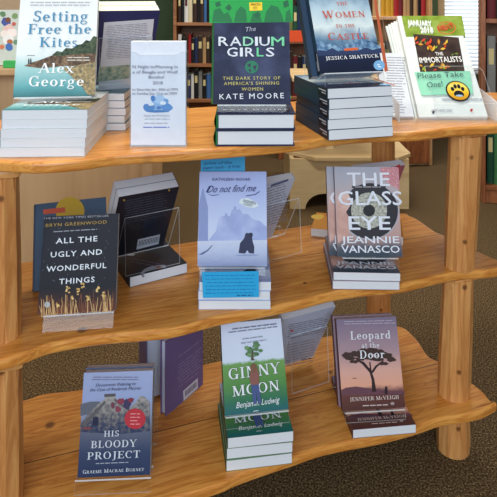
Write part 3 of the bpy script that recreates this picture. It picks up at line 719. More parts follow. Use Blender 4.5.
for i in range(6):
    m = T(hc+(0 if i == 0 else random.uniform(-.001, .0012)), FY+.0062+i*.0034, ZT+.003) @ RX(90) 
    if fl is None:
        fl = thing('flyer', 'front white flyer with a blue drawing in the acrylic pocket', 'flyer', m, 'white flyers in the pocket')
        bm = bmesh.new(); box(bm, -fw/2, fw/2, 0, fh, 0, .0028); mesh_obj('sheet', bm, paper, fl)
        a = Art(m, .0028)
        for e in ((158, 106, 11, 5.6, (150, 188, 228)), (149, 107.5, 6.4, 4, (96, 146, 206)), (167, 107.5, 5.4, 4.2, (104, 154, 212)), (160, 99.5, 6, 4.4, (176, 206, 236)), (153, 98.5, 2.4, 3.2, (84, 134, 200)), (166, 101, 2.6, 2.6, (120, 166, 218)), (163, 103, 3, 2, (230, 238, 248)), (151, 104, 3, 1.8, (230, 238, 248)), (159, 107.6, 2.4, 1.6, (90, 136, 196)), (157, 111.2, 11, 1.2, (84, 132, 190))): a.ell(*e, 14, .14)
        a.done(fl, 'printed_drawing')
        G = (112, 118, 140)
        for t_, x0, x1, y, cp in (('N Night In/Morning In', 133, 178, 68, 3.), ('a of Beagle and Wolf', 133, 178, 73.2, 3.), ('Books!', 149, 164.5, 78.2, 3.), ('2018', 153, 163, 84, 3.), ('to Saturday Jan. 20th at 7PM', 132.5, 178, 90.2, 2.4), ('to Sunday Jan. 21st at 7AM', 132.5, 177, 94.2, 2.4)):
            a.text(fl, t_, x0, y, x1, y, cp, G, name='printed_lettering', bold=.004)
        a.text(fl, 'Beagle and Wolf Books', 144.5, 116, 170, 116, 1.9, (130, 140, 170), name='printed_lettering')
        a2 = Art(m, .0028); a2.lines(143, 172, (118.6, 122.8), .9, (160, 168, 190), 0, (3, 7)); a2.lines(142.5, 172.5, (126.8,), 1., (96, 120, 210), 0, (8, 14)); a2.done(fl, 'printed_lines')
    else: dup(fl, m, '%s flyer from the front in the acrylic pocket' % ORD[i], 'white flyers in the pocket', ('sheet',))

# --- dark novel with green band
f_, _ = foot_of((215, 147), (296, 145.6), ZT)
NAVY = (38, 44, 72)
tk = .031
k, M, W, H = shown('hardcover_book', 'dark navy hardback with a bright green top band standing above two copies', (213, 290.6, 104, -14), 1.132, tk, 12, 0, True, [NAVY, NAVY, (34, 120, 60), PAGES], 'navy and green hardbacks')
a = Art(M, tk)
a.full(W, H, noise_mat('navy_cloud_print', [(22, 26, 50), (34, 40, 68), (64, 72, 104)], 14))
a.poly([(209, -16), (293, -16), (292.6, 22), (209.5, 23)], (24, 156, 66))
a.scatter([[(212, 22), (214, 10), (220, 8), (224, 14), (228, 12), (232, 20), (232, 22.4)], [(234, 22), (236, 12), (241, 6), (246, 10), (247, 22)], [(250, 22), (253, 13), (259, 12), (262, 22)], [(264, 22), (266, 12), (271, 5), (278, 7), (282, 15), (284, 22)], [(285, 21.8), (286, 12), (290, 9), (292, 21.6)]], (18, 112, 60))
a.scatter([[(225, 8), (229, 4), (232, 8), (229, 11)], [(254, 16), (258, 11), (261, 15), (257, 19)], [(283, 2), (288, 0), (289, 6), (284, 8)], [(215, 3), (220, 1), (221, 6), (216, 7)]], (20, 96, 58))
a.ell(251.7, 67, 6.6, 6.4, (26, 118, 84)); a.scatter([[(247, 65), (251, 63), (250, 68)], [(252.5, 66), (257, 65), (255, 71)], [(248, 69), (252, 70), (250, 72.5)]], NAVY)
a.done(k)
GOLD = (196, 186, 110); PW = (218, 224, 232)
a.text(k, 'The', 246, 32, 256, 31, 4.4, (170, 176, 190), name='title_lettering', shear=.3)
x = 218.7
for ch, xw, cc in (('R', 9.6, PW), ('A', 11.2, PW), ('D', 10.2, (150, 214, 178)), ('I', 2.4, PW), ('U', 10, PW), ('M', 12.6, (120, 210, 160))):
    a.text(k, ch, x, 46, x+xw, 46, 8.8, cc, name='title_lettering', bold=.012); x += xw+1.85
x = 227.2
for ch, xw, cc in (('G', 10.2, PW), ('I', 2.4, PW), ('R', 8.6, PW), ('L', 6.6, (110, 206, 150)), ('S', 8, PW)):
    a.text(k, ch, x, 56.6, x+xw, 56.6, 8.6, cc, name='title_lettering', bold=.012); x += xw+2.8
a.text(k, 'THE DARK STORY OF', 223, 80, 280, 79.6, 3.1, GOLD, name='subtitle_lettering', bold=.01, spacing=1.25)
a.text(k, "AMERICA'S SHINING", 224, 85.3, 279, 84.6, 3.1, GOLD, name='subtitle_lettering', bold=.01, spacing=1.2)
a.text(k, 'WOMEN', 241.7, 90.8, 263, 90.6, 3.1, GOLD, name='subtitle_lettering', bold=.01, spacing=1.2)
a.text(k, 'KATE MOORE', 219.6, 99.4, 283.7, 98.2, 5.2, PW, name='author_lettering', bold=.008, spacing=1.35)
Ms, zt = stack(k, 2, f_, 1, tk, None, None, ZT+.0004, .002)
for i, m in enumerate(Ms): dup(k, m, ('lower of two stacked navy hardbacks on the top tier', 'upper of two stacked navy hardbacks, just below the standing green-banded copy')[i], 'stacked navy hardbacks', None if i else ('pages', 'cover'))
st, Mc, ac = leaf_card('price_sticker', 'small yellow price sticker on the green band of the navy hardback', 'sticker', [(249.3, 2.6), (262, 2.2), (262.3, 10.3), (249.6, 10.8)], M, tk+.0009, (250, 208, 46), .0004)
ac.text(st, "PRICE'S", 251, 6, 260.5, 5.7, 2.2, (110, 70, 20), bold=.02); ac.lines(251, 261, (7, 8.6), .6, (150, 110, 30)); ac.done(st, 'printed_lines')
ft = M @ Vector((0, 0, 0)); easel('clear acrylic stand behind the navy and green hardback on the top tier', ft, zt, 12, 0, .133, tk, .14)

# --- blue castle novel
f_, yw = foot_of((329.5, 141), (392, 136.6), ZT)
tk = .0203
k, M, W, H = shown('paperback_book', 'front blue castle novel with red title standing on its stack of five', (320, 385.5, 72.5, -13), 1.2125, tk, 25, 15, False, [(44, 64, 88), (40, 52, 74), (34, 60, 80), PAGES], 'castle novels')
a = Art(M, tk)
a.full(W, H, ramp_mat('blue_castle_sky', [(0, (26, 32, 52)), (.27, (34, 44, 70)), (.36, (98, 130, 158)), (.55, (206, 218, 218)), (.75, (172, 194, 206)), (.95, (76, 108, 146))], 'Y', 0, H, noise=.16, nscale=22))
a.poly([(317, 52), (317, 43), (321, 41), (326, 45), (332, 43), (338, 47), (346, 44), (352, 43), (354, 37), (357, 38), (359, 27), (361.5, 36), (364, 40), (369, 41), (375, 44), (380, 46), (381, 50)], noise_mat('castle_trees', [(50, 76, 112), (96, 130, 164), (150, 178, 200)], 120))
a.poly([(317.6, 56), (317.2, 50), (326, 51), (332, 48), (338, 51.5), (346, 50), (356, 51.5), (366, 47.5), (372, 50), (381, 48), (382, 53)], (46, 60, 94))
a.poly([(371.5, -14), (374, -14), (388, 71), (384.6, 72)], (178, 92, 62))
a.poly([(344, 48.6), (357.6, 47.6), (358, 50), (344.4, 51)], (214, 100, 56))
a.ell(379, 65.3, 5.6, 5, (118, 168, 208)); a.lines(376, 383, (64.5, 66.5), .9, (226, 236, 244))
a.done(k)
RD = (190, 82, 66)
a.text(k, 'THE', 336, 6.6, 347.5, 5.8, 3.6, RD, 'serif', 'title_lettering')
a.text(k, 'Women', 322.4, 19.2, 364.8, 17.4, 7.4, RD, 'serif', 'title_lettering', small=.8)
a.text(k, 'In the', 335.6, 28.6, 354.6, 27.7, 3.8, RD, 'serif', 'title_lettering', small=.85)
a.text(k, 'Castle', 327.4, 41, 368.2, 39.3, 7.4, RD, 'serif', 'title_lettering', small=.8)
a.text(k, 'JESSICA SHATTUCK', 325.2, 60.8, 378, 58, 3.5, WHITE, 'serif', 'author_lettering')
r2 = dup(k, M @ T(-.0124, .001, -tk-.0004), 'rear blue castle novel standing just behind the front copy', 'castle novels', ('pages', 'cover'))
Ms, zt = stack(k, 5, f_, 15, tk, None, None, ZT+.0004, .003)
nm = ['bottom copy in the castle novel stack with dark blue spines', 'second copy up in the castle novel stack with dark blue spines', 'middle copy in the castle novel stack with dark blue spines', 'fourth copy up in the castle novel stack with dark blue spines', 'topmost lying castle novel, under the acrylic stand of the blue displayed pair']
bm = bmesh.new(); box(bm, -W/2-.0003, -W/2, .003, .05, .0015, tk-.0015, 0)
for (y0, y1, z0, z1) in ((.008, .03, .008, .010), (.008, .045, .013, .0155)): box(bm, -W/2-.0005, -W/2-.0003, y0, y1, z0, z1, 1)
lb = mesh_obj('spine_label', bm, [mat((24, 26, 36)), mat((190, 196, 206))], k)
for i, m in enumerate(Ms): dup(k, m, nm[i], 'castle novels in the stack', None if i == 4 else ('pages', 'cover', 'spine_label'))
ft = M @ Vector((0, 0, -tk-.0006)); easel('clear acrylic stand with a raised front lip holding two blue castle novels', ft, zt, 25, 15, .133, 2*tk+.001, .143)

# --- catalogs in an acrylic tray
tk = .004
k, M, W, H = shown('catalog', 'front January catalog with green header in the acrylic tray', (419, 488, 117, 16), 1.346, tk, 41, 0, False, [(230, 232, 226), (222, 224, 222), (226, 228, 224), PAGES], 'green-headed catalogs')
k['category'] = 'catalog'
a = Art(M, tk)
a.poly([(401.4, 16), (461.8, 15.6), (465.6, 35.6), (406, 37)], noise_mat('green_header', [(112, 138, 44), (140, 162, 62), (158, 178, 92)], 30))
ring = []
for i in range(24):
    p, q = 2*PI*i/24, 2*PI*(i+1)/24
    ring.append([(446.5+9.4*math.cos(p), 28+6.4*math.sin(p)), (446.5+9.4*math.cos(q), 28+6.4*math.sin(q)), (446.5+8.2*math.cos(q), 28+5.5*math.sin(q)), (446.5+8.2*math.cos(p), 28+5.5*math.sin(p))])
a.scatter(ring, (206, 108, 62))
a.poly([(413.2, 34), (458.6, 37.6), (464.8, 72), (420.2, 72)], noise_mat('brown_picture', [(52, 40, 38), (66, 52, 48), (78, 62, 54)], 40))
for i in range(46):
    t, s = random.random(), random.random()
    x = 415+t*42+s*6; y = 39+t*1.5+s*31
    if 55 < y < 65 and 420 < x < 462: continue
    al = random.uniform(0, PI); l = random.uniform(1.6, 3.4); w_ = l*.42
    a.poly([(x+l*math.cos(al), y+l*math.sin(al)), (x-w_*math.sin(al), y+w_*math.cos(al)), (x-l*math.cos(al), y-l*math.sin(al)), (x+w_*math.sin(al), y-w_*math.cos(al))], random.choice([(220, 122, 40), (206, 70, 44), (150, 168, 54), (230, 186, 66), (112, 138, 60), (214, 150, 54)]))
a.lines(440, 486, (99.5,), .8, (180, 184, 190)); a.lines(430, 452, (110.5,), .9, (190, 192, 196)); a.rect(432, 112, 434, 113.6, (60, 64, 80)); a.rect(470, 110, 472, 111.6, (200, 60, 70))
a.done(k)
a.text(k, 'JANUARY', 408, 26, 431.6, 27, 5, (244, 246, 238), name='header_lettering', bold=.035)
a.text(k, '2018', 420.6, 33, 433.2, 33.4, 5, (244, 246, 238), name='header_lettering', bold=.035)
a.text(k, 'NEXT', 439.4, 31.6, 454.4, 28.2, 5, (206, 96, 56), name='stamp_lettering', bold=.03)
a.text(k, 'THE', 435.4, 56.4, 443, 56.2, 3.2, (238, 232, 222), name='title_lettering', bold=.02)
a.text(k, 'IMMORTALISTS', 419.8, 63.8, 461.8, 62.6, 5.2, (242, 238, 230), name='title_lettering', bold=.025)
for i in range(1, 8):
    dup(k, M @ T(-.003*max(0, i-3), -.0008*i, -i*(tk+.0003)) @ RZ(.75*(i-3) if i > 3 else random.uniform(-.3, .4)), '%s catalog from the front in the acrylic tray' % ORD[i], 'green-headed catalogs in the tray')
Mcat, Wc, Hc = M, W, H
nt_, Mc, ac = leaf_card('sticky_note', 'mint green handwritten note lying across the front catalog', 'note', [(414.6, 72), (470, 71), (473.2, 93.8), (421.4, 95.2)], M, tk+.0046, (150, 216, 182), .0004)
HW = (70, 92, 96)
ac.text(nt_, 'Please', 417.4, 79.4, 441, 78.2, 5, HW, name='handwriting', shear=.15); ac.text(nt_, 'Take', 445, 78, 463.4, 77.2, 5, HW, name='handwriting', shear=.15); ac.text(nt_, 'One!', 427.6, 88.6, 443.2, 87.2, 5.4, HW, name='handwriting', shear=.15)
# round paw sticker
ap = Art(M, tk+.0062); c2 = ap.loc(458, 90.8); rr = (ap.loc(470, 90.8)-ap.loc(446, 90.8)).length/2
Mp = M @ T(c2.x, c2.y, tk+.0054)
pw = thing('paw_sticker', 'round gold sticker with a black paw print on the mint note', 'sticker', Mp)
bm = bmesh.new(); bmesh.ops.create_cone(bm, cap_ends=True, segments=40, radius1=rr, radius2=rr*.97, depth=.0008, matrix=T(0, 0, .0004)); mesh_obj('rim', bm, mat((30, 28, 30), .3), pw)
bm = bmesh.new(); bmesh.ops.create_circle(bm, cap_ends=True, segments=40, radius=rr*.88, matrix=T(0, 0, .00095)); mesh_obj('gold_face', bm, ramp_mat('gold_disc', [(0, (196, 120, 24)), (.45, (250, 196, 50)), (.75, (255, 226, 110)), (1, (230, 170, 40))], 'Y', -rr, rr, rough=.3), pw)
bm = bmesh.new()
for (x, y, rx, ry) in ((-.42, .18, .14, .2), (-.15, .42, .14, .21), (.16, .42, .14, .21), (.43, .18, .14, .2), (0, -.28, .38, .3), (-.22, -.34, .2, .2), (.22, -.34, .2, .2)):
    bmesh.ops.create_circle(bm, cap_ends=True, segments=20, radius=1, matrix=T(x*rr, y*rr, .0011+.00003*abs(x)) @ Matrix.Diagonal((rx*rr, ry*rr, 1, 1)))
mesh_obj('paw_print', bm, mat((26, 28, 36), .3), pw)
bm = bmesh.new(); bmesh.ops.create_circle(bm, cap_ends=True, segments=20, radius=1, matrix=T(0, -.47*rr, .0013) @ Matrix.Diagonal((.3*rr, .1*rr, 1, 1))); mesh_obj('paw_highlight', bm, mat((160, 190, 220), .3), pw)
# tray
tx0 = Py(399, 121, 1.317).x; tx1 = Py(500, 121, 1.317).x; tw = tx1-tx0; tc_ = (tx0+tx1)/2
tray = thing('catalog_tray', 'wide clear acrylic tray holding the green catalogs at the right of the top tier', 'tray', T(tc_, 1.317, ZT+.0004))
bm = bmesh.new(); box(bm, -tw/2, tw/2, 0, .06, 0, .0025); mesh_obj('base', bm, [ACR], tray)
bm = bmesh.new(); pane(bm, [(-tw/2, 0), (tw/2, 0), (tw/2, .043), (-tw/2, .043)], -.001, .0015); mesh_obj('front_lip', bm, [ACR, ACE], tray)
t41 = R(41)
def leaning(name, x0, x1, y0, z0, L_, corner=0.):
    bm = bmesh.new(); o = [(x0, 0), (x1, 0), (x1, L_-corner)]+[(x1-corner+corner*math.cos(q*PI/2/5), L_-corner+corner*math.sin(q*PI/2/5)) for q in range(1, 6) if corner]+[(x0, L_)]
    pane(bm, o, 0, .0025)
    bmesh.ops.transform(bm, matrix=T(0, y0, z0) @ Matrix.Rotation(-t41, 4, 'X'), verts=bm.verts[:]); mesh_obj(name, bm, [ACR, ACE], tray)
leaning('back_rest', -tw/2+.02, tw/2-.02, .06, .006, .295)
leaning('pocket_front', -tw/2+.09, tw/2, .012, .012, .138, .02)
for s in (-1, 1):
    bm = bmesh.new(); f = bm.faces.new([bm.verts.new((s*tw/2, y, z)) for y, z in ((0, 0), (.09, 0), (.12, .06), (0, .043))]); r_ = bmesh.ops.extrude_face_region(bm, geom=[f]); bmesh.ops.translate(bm, vec=(-s*.002, 0, 0), verts=[v for v in r_['geom'] if isinstance(v, bmesh.types.BMVert)]); bmesh.ops.recalc_face_normals(bm, faces=bm.faces[:]); mesh_obj('side_wing', bm, [ACE], tray)
# handouts left of the catalogs
tk = .0045
k, M, W, H = shown('handout', 'front printed white handout leaning left of the green catalogs', (386, 414, 116.5, 53), 1.35, tk, 41, 0, False, [(226, 228, 232), (226, 228, 232), (226, 228, 232), PAGES], 'white handouts')
k['category'] = 'handout'
a = Art(M, tk); a.lines(386, 406, [57+i*2.6 for i in range(22)], .8, (150, 156, 170), .03, (5, 16)); a.done(k)
for i in range(1, 4): dup(k, M @ T(random.uniform(-.001, .001), 0, -i*(tk+.0003)), '%s handout from the front, leaning left of the green catalogs' % ORD[i], 'white handouts', ('pages', 'cover'))

# ===== MIDDLE TIER ==================================================
# --- dark grassland novel
tk = .02
k, M, W, H = shown('paperback_book', 'black novel with glowing grass along its foot standing on the middle tier, left', (39, 114.6, 312.4, 215), 1.095, tk, 20, 7, False, [(20, 21, 32), (20, 21, 32), (18, 18, 28), PAGES])
a = Art(M, tk)
a.full(W, H, ramp_mat('night_field', [(0, (96, 50, 30)), (.12, (56, 32, 28)), (.24, (20, 21, 32)), (1, (22, 24, 38))], 'Y', 0, H, noise=.03, nscale=60))
a.scatter([[(x, y), (x+.6, y), (x+.6, y+.6), (x, y+.6)] for x, y in [(random.uniform(42, 110), random.uniform(220, 292)) for _ in range(50)]], (120, 126, 150))
for cc in ((150, 92, 58), (196, 148, 88), (120, 70, 46), (212, 176, 118)):
    ps = []
    for _ in range(26):
        x = random.uniform(41, 112); b = 317-(x-41)*.075; h = random.uniform(8, 22); dx = random.uniform(-3, 3)
        ps.append([(x, b), (x+.9, b), (x+dx+.35, b-h), (x+dx, b-h)])
    a.scatter(ps, cc)
for x, y in ((68, 290), (72, 297), (83, 287), (88, 299), (104, 295), (58, 304), (79, 292), (98, 290)):
    for _ in range(5): a.ell(x+random.uniform(-1.5, 1.5), y+random.uniform(-3.5, 3.5), 1.2, 1, random.choice([(224, 190, 120), (200, 158, 92)]), 7, .2)
a.ell(48, 304, 3, 3, (176, 176, 176), 12); a.lines(46, 51, (303, 305), .7, (50, 50, 54))
a.lines(54, 101, (231.2,), .9, (150, 154, 166), -.06)
a.done(k)
GY = (160, 164, 176); TW = (226, 232, 240)
a.text(k, 'THE NEW YORK TIMES BESTSELLER', 44, 219.4, 109, 216.6, 1.9, GY, name='banner_lettering', bold=.01, spacing=1.15)
a.text(k, 'BRYN GREENWOOD', 46.2, 227, 107, 223.4, 3.2, (178, 146, 70), name='author_lettering', bold=.004, spacing=1.15)
for t_, x0, y0, x1, y1 in (('ALL THE', 56.4, 243.6, 97.6, 241), ('UGLY AND', 51.2, 257.2, 102.2, 254.2), ('WONDERFUL', 47, 271.6, 106.6, 267.6), ('THINGS', 59.6, 284, 94.8, 281.6)):
    a.text(k, t_, x0, y0, x1, y1, 5.2, TW, name='title_lettering', bold=.016, spacing=1.15)
ft = M @ Vector((0, 0, 0)); easel('clear acrylic stand under the black grassland novel on the middle tier', ft+Vector((.005, .0006, 0)), ZM+.0004, 20, 7, .128, tk, .13)
# --- blue hardback behind
tk = .018
k, M, W, H = shown('hardcover_book', 'slate blue hardback with a yellow disc leaning behind the black novel', (38.5, 106, 286, 200.5), 1.235, tk, 26, 18, True, [(70, 94, 122), (70, 94, 122), (64, 84, 110), PAGES])
a = Art(M, tk); a.full(W, H, (70, 94, 122)); a.ell(70, 211, 14.5, 14, (214, 178, 48)); a.poly([(43, 209.6), (65, 207.2), (65.3, 212.4), (43.3, 214.4)], (214, 92, 62)); a.done(k)
ft = M @ Vector((0, 0, 0)); easel('clear acrylic stand hidden behind the slate blue hardback with the yellow disc', ft, ZM+.0004, 26, 18, .1, tk, .1)
# --- dark books, one lying, two turned backwards
p0 = Vector((-.2524, 1.237, 0)); p1 = Vector((-.1385, 1.302, 0)); fc = (p0+p1)/2
tk = .0215
Mf = T(fc.x, fc.y, ZM+.0004) @ RZ(29.7)
DK = (34, 35, 46)
k = thing('paperback_book', 'black paperback lying flat with a pale arc on its cover, middle tier', 'book', Mf, 'black paperbacks with gold dots')
book_parts(k, .133, .19, tk, False, [mat(DK), mat(DK), mat(DK), PAGES2])
a = Art(Mf, tk); a.full(.133, .19, DK)
arc = []
for i in range(9):
    p, q = R(200-i*13), R(200-(i+1)*13)
    arc.append([(163+22*math.cos(p), 274-9*math.sin(p)), (163+22*math.cos(q), 274-9*math.sin(q)), (163+19.5*math.cos(q), 275-7*math.sin(q)), (163+19.5*math.cos(p), 275-7*math.sin(p))])
a.scatter(arc, (150, 152, 166)); a.ell(159, 268, 3, 1.6, (120, 70, 60), 10, .2); a.ell(131, 255, 4, 1.1, (170, 172, 184), 10, .2)
a.lines(130, 160, (258, 261), .8, (84, 88, 104), .2); a.done(k)
c = Vector((-.258, 1.3215, ZM+.0223+.0155))
for i in range(2):
    n = (T(*c) @ RZ(209.7) @ RX(60)).to_3x3() @ Vector((0, 0, 1)); cc = c+n*(.0219*i)
    b2, M2_ = away('paperback_book', ('black back cover with a white barcode, book turned backwards on the middle tier', 'farther of the two backward books leaning over the flat black paperback')[i], cc, 29.7, 30, .135, .192, tk, False, [(150, 164, 196), DK, DK, PAGES2], 'black paperbacks turned backwards')
    if i == 0:
        a = Art(M2_, 0, -1)
        a.poly([(138, 239.5), (160, 234.4), (158.4, 244), (136.4, 249.6)], (206, 210, 222))
        a.scatter([[(139.5+j*1.55, 240.6-j*.36), (140.2+j*1.55, 240.4-j*.36), (139+j*1.53, 246-j*.36), (138.3+j*1.53, 246.2-j*.36)] for j in range(13)], (40, 42, 54))
        a.lines(124, 168, [201+i*2.4 for i in range(10)], .7, (74, 78, 96), -.2, (5, 12)); a.ell(124, 200, 1, 1, (190, 150, 60), 8); a.ell(169, 190, 1, 1, (190, 150, 60), 8)
        a.done(b2, 'back_cover_print')
u_ = Vector((math.cos(R(29.7)), math.sin(R(29.7)), 0))
easel('clear acrylic stand seen from behind, over the flat black paperback', c+u_*.018, ZM+.0223, 30, 209.7, .125, .045, .125, .006)
# --- misty blue novel
f_, _ = foot_of((199.3, 310), (269.7, 309.2), ZM)
tk = .0174
k, M, W, H = shown('paperback_book', 'misty blue novel with two dark crouching figures standing on the middle tier', (197.4, 267.2, 266.3, 171.6), 1.19, tk, 17, 0, False, [(176, 188, 226), (176, 188, 222), (140, 152, 190), PAGES], 'misty blue novels')
a = Art(M, tk)
a.full(W, H, ramp_mat('misty_sky', [(0, (150, 162, 198)), (.1, (176, 188, 220)), (.27, (202, 212, 234)), (.45, (196, 208, 238)), (.75, (174, 188, 230)), (1, (160, 174, 222))], 'Y', 0, H, noise=.05, nscale=25))
a.poly([(198.4, 241), (198.6, 206), (200.6, 196), (202.4, 188.6), (203.4, 188.6), (205.4, 197), (208, 207), (208, 241)], (136, 150, 198))
a.poly([(208, 241), (216, 231), (219, 217), (226, 215), (230, 216), (232, 209.5), (240, 209.5), (243, 214), (248, 214), (253, 219), (260, 221), (266.8, 227), (267, 241)], noise_mat('misty_skyline', [(150, 164, 212), (164, 178, 222), (182, 194, 230)], 30))
a.poly([(197.6, 241), (267, 240), (267.1, 265), (197.5, 265.6)], ramp_mat('misty_beach', [(0, (140, 150, 188)), (.5, (182, 192, 220)), (1, (204, 212, 232))], 'Y', 0, H*.28, noise=.12, nscale=60, nstretch=(1, 3, 1)))
a.poly([(238.6, 253), (240, 243), (243.6, 239), (246, 233.6), (249.4, 233), (252, 235.6), (252.6, 241), (254.4, 247), (254, 253.6), (249, 253.2), (247.4, 250), (245, 253.6)], (38, 44, 78))
a.scatter([[(198, 255), (202, 252.6), (207, 250), (212, 245), (212.6, 245.6), (208, 251), (203, 254.4)]], (90, 104, 150)); a.ell(247, 255.2, 12, 1, (146, 158, 196), 14)
a.ell(247.2, 235.4, 2.3, 2.6, (38, 44, 78), 12); a.ell(250.8, 235, 2.1, 2.5, (30, 36, 66), 12); a.poly([(239, 253), (239.6, 247), (243, 245), (245, 253.4)], (38, 44, 78)); a.poly([(225, 217), (225.4, 213), (227, 213), (227.4, 217)], (150, 164, 212)); a.poly([(233.4, 210), (234, 206.4), (236, 206.4), (236.4, 210)], (150, 164, 212))
a.scatter([[(207, 193.4), (212, 195), (219, 194.4), (219, 195), (212, 195.8)], [(246, 195.6), (255, 194), (259.6, 191), (260, 191.6), (255.4, 194.8), (246, 196.4)], [(206, 192), (209, 186), (211, 186.4), (207.6, 192.6)]], (40, 46, 110))
a.poly([(238.6, 202.6), (241, 198.6), (248, 198), (256, 202), (259, 206), (254, 208), (246, 207)], (216, 226, 232))
a.done(k)
IN = (48, 58, 120)
a.text(k, 'KATHLEEN NOVAK', 212.6, 180.6, 250.6, 180.6, 2.7, IN, name='author_lettering', bold=.012, spacing=1.2)
a.text(k, 'Do not find me', 207, 192.6, 256.4, 191.2, 6.8, (40, 46, 110), name='title_lettering', shear=.6)
a.text(k, 'SIGNED', 243, 201.6, 255.6, 204.6, 2.5, (90, 110, 120), name='sticker_lettering', bold=.01); a.text(k, 'COPY', 243.4, 204.8, 252, 207, 2.5, (90, 110, 120), name='sticker_lettering', bold=.01)
Mnov, Wn, Hn = M, W, H
Ms, zt = stack(k, 3, f_, 0, tk, None, None, ZM+.0004, 0, [(0, 0, .3), (-.001, .002, -.4), (.001, .003, .3)])
for i, m in enumerate(Ms): dup(k, m, ('bottom copy under the misty blue novel and its blue card', 'middle copy of three lying under the misty blue novel', 'topmost lying misty blue novel, half hidden by the blue card')[i], 'misty blue novels in the stack', None if i == 2 else ('pages', 'cover'))
ft = M @ Vector((0, 0, 0)); easel('clear acrylic stand holding the misty blue novel above the blue card', ft, zt, 17, 0, .135, tk, .15)
BLU = (50, 168, 222)
Mv = T(f_.x, f_.y-.0072, ZM) @ RX(90)
cd, Mc, ac = leaf_card('note_card', 'bright blue handwritten card propped against the misty blue stack', 'card', [(202, 272.2), (258.6, 271.2), (259, 297), (203, 298)], Mv, .0005, BLU, .0006, 'blue cards')
for t_, x0, y, x1 in (("To the misty shore", 205, 276.6, 235), ('we go, and find', 237, 276, 256), ('Love, loss, a family mystery', 206, 280.8, 255), ('and a secret kept for years', 206, 284.6, 254), ('Lovely writing, a quiet read', 205.6, 288.4, 256), ('great for winter evenings', 206, 292, 250)):
    pass
ac.lines(205, 256, [275.4+i*3.5 for i in range(6)], .55, (28, 96, 160), -.012, (2.2, 6)); ac.lines(236, 256, (295,), .8, (24, 60, 120), -.02, (3, 6)); ac.done(cd, 'handwriting')
cd, Mc, ac = leaf_card('note_card', 'bright blue card tucked behind the top of the misty blue novel', 'card', [(200.8, 156), (245, 154.6), (245, 196), (200.8, 196)], Mnov, -.0012, BLU, .0006, 'blue cards')
ac.text(cd, 'price of the', 204, 164.6, 232, 163.6, 2.6, (28, 90, 150), name='handwriting', shear=.2); ac.text(cd, 'paper back - $ 9.95', 203, 169, 240, 168, 2.6, (28, 90, 150), name='handwriting', shear=.2)
# backward book behind it
c = Vector((-.001, 1.414, ZM+.021))
b2, M2_ = away('paperback_book', 'pale back cover leaning behind the right side of the misty blue novel', c, 30, 30, .14, .2, .018, False, [(180, 190, 216), (196, 204, 224), (150, 160, 190), PAGES2])
a = Art(M2_, 0, -1); a.lines(262, 288, [190+i*2.6 for i in range(15)], .8, (130, 138, 160), -.3, (5, 12)); a.poly([(271, 184.6), (288.6, 178.6), (288, 181), (270.6, 187)], (92, 104, 140)); a.done(b2, 'back_cover_print')
easel('clear acrylic stand seen from behind, to the right of the misty blue novel', c+Vector((math.cos(R(30)), math.sin(R(30)), 0))*.05, ZM+.0004, 30, 210, .115, .019, .125, .01)
# --- glass eye novel
f_, yw = foot_of((333, 289), (400, 290.6), ZM)
tk = .0172
k, M, W, H = shown('paperback_book', 'front copy of the eye novel with bold white title, middle tier', (337.5, 402.4, 256.8, 166.8), 1.262, tk, 17, -1, False, [(192, 176, 184), (90, 80, 90), (120, 112, 130), PAGES], 'eye novels')
a = Art(M, tk)
a.full(W, H, ramp_mat('pink_portrait', [(0, (58, 72, 84)), (.1, (96, 96, 106)), (.22, (186, 152, 146)), (.6, (198, 170, 164)), (.85, (176, 172, 180)), (1, (164, 168, 182))], 'Y', 0, H, noise=.14, nscale=18))
a.poly([(380, 167.4), (398.6, 167.4), (399.6, 190), (392, 186), (385, 181), (381, 174)], noise_mat('pink_specks', [(206, 150, 156), (190, 120, 130), (230, 190, 190)], 300))
a.ell(369.5, 211, 30, 29.4, (176, 170, 178), 36); a.ell(370, 211, 28, 28, (40, 37, 46), 36)
a.poly([(337.4, 222), (337.2, 196), (342, 192), (348, 193), (351, 199), (350, 206), (346, 212), (350, 219), (350, 230), (346, 238), (338, 243)], noise_mat('soft_skin', [(176, 128, 118), (206, 164, 152), (222, 190, 180)], 20))
a.ell(369, 210.5, 18, 18, noise_mat('iris_pattern', [(110, 116, 110), (176, 176, 164), (206, 204, 190)], 220), 32); a.ell(369, 210.5, 6, 6, (26, 26, 32), 20)
a.poly([(352, 185.6), (385.6, 186), (385.4, 188.6), (352, 188)], (44, 40, 48)); a.lines(354, 384, (186.6,), .7, (190, 186, 190))
a.scatter([[(x, y), (x+1.3, y), (x+1.3, y+1), (x, y+1)] for x, y in [(random.uniform(338, 400), random.uniform(245, 255)) for _ in range(70)]], (52, 66, 84))
a.done(k)
for t_, x0, x1, y, cp, nm_ in (('THE', 347.2, 389.4, 185.8, 13, 'title_lettering'), ('GLASS', 338.3, 401.6, 204.8, 13.4, 'title_lettering'), ('EYE', 348.8, 390.2, 229.4, 13, 'title_lettering'), ('JEANNIE', 341.2, 398.8, 242.8, 6.6, 'author_lettering'), ('VANASCO', 341.2, 399.4, 252.4, 7, 'author_lettering')):
    a.text(k, t_, x0, y, x1, y, cp, (226, 230, 240), name=nm_, bold=.012)
dup(k, M @ T(-.016, 0, -tk-.0004), 'rear copy of the eye novel, its left strip showing behind the front copy', 'eye novels')
Ms, zt = stack(k, 2, f_, -2, tk, None, None, ZM+.0004, 0, [(-.001, 0, .4), (.001, .002, -.5)])
for i, m in enumerate(Ms): dup(k, m, ('lower of two eye novels lying under the displayed pair', 'upper of two lying eye novels, cover showing in front of the displayed pair')[i], 'eye novels in the stack', None if i else ('pages', 'cover'))
ft = M @ Vector((0, 0, -tk-.0006)); easel('clear acrylic stand carrying the two eye novels on the middle tier', ft, zt, 17, -1, .12, 2*tk+.001, .15)
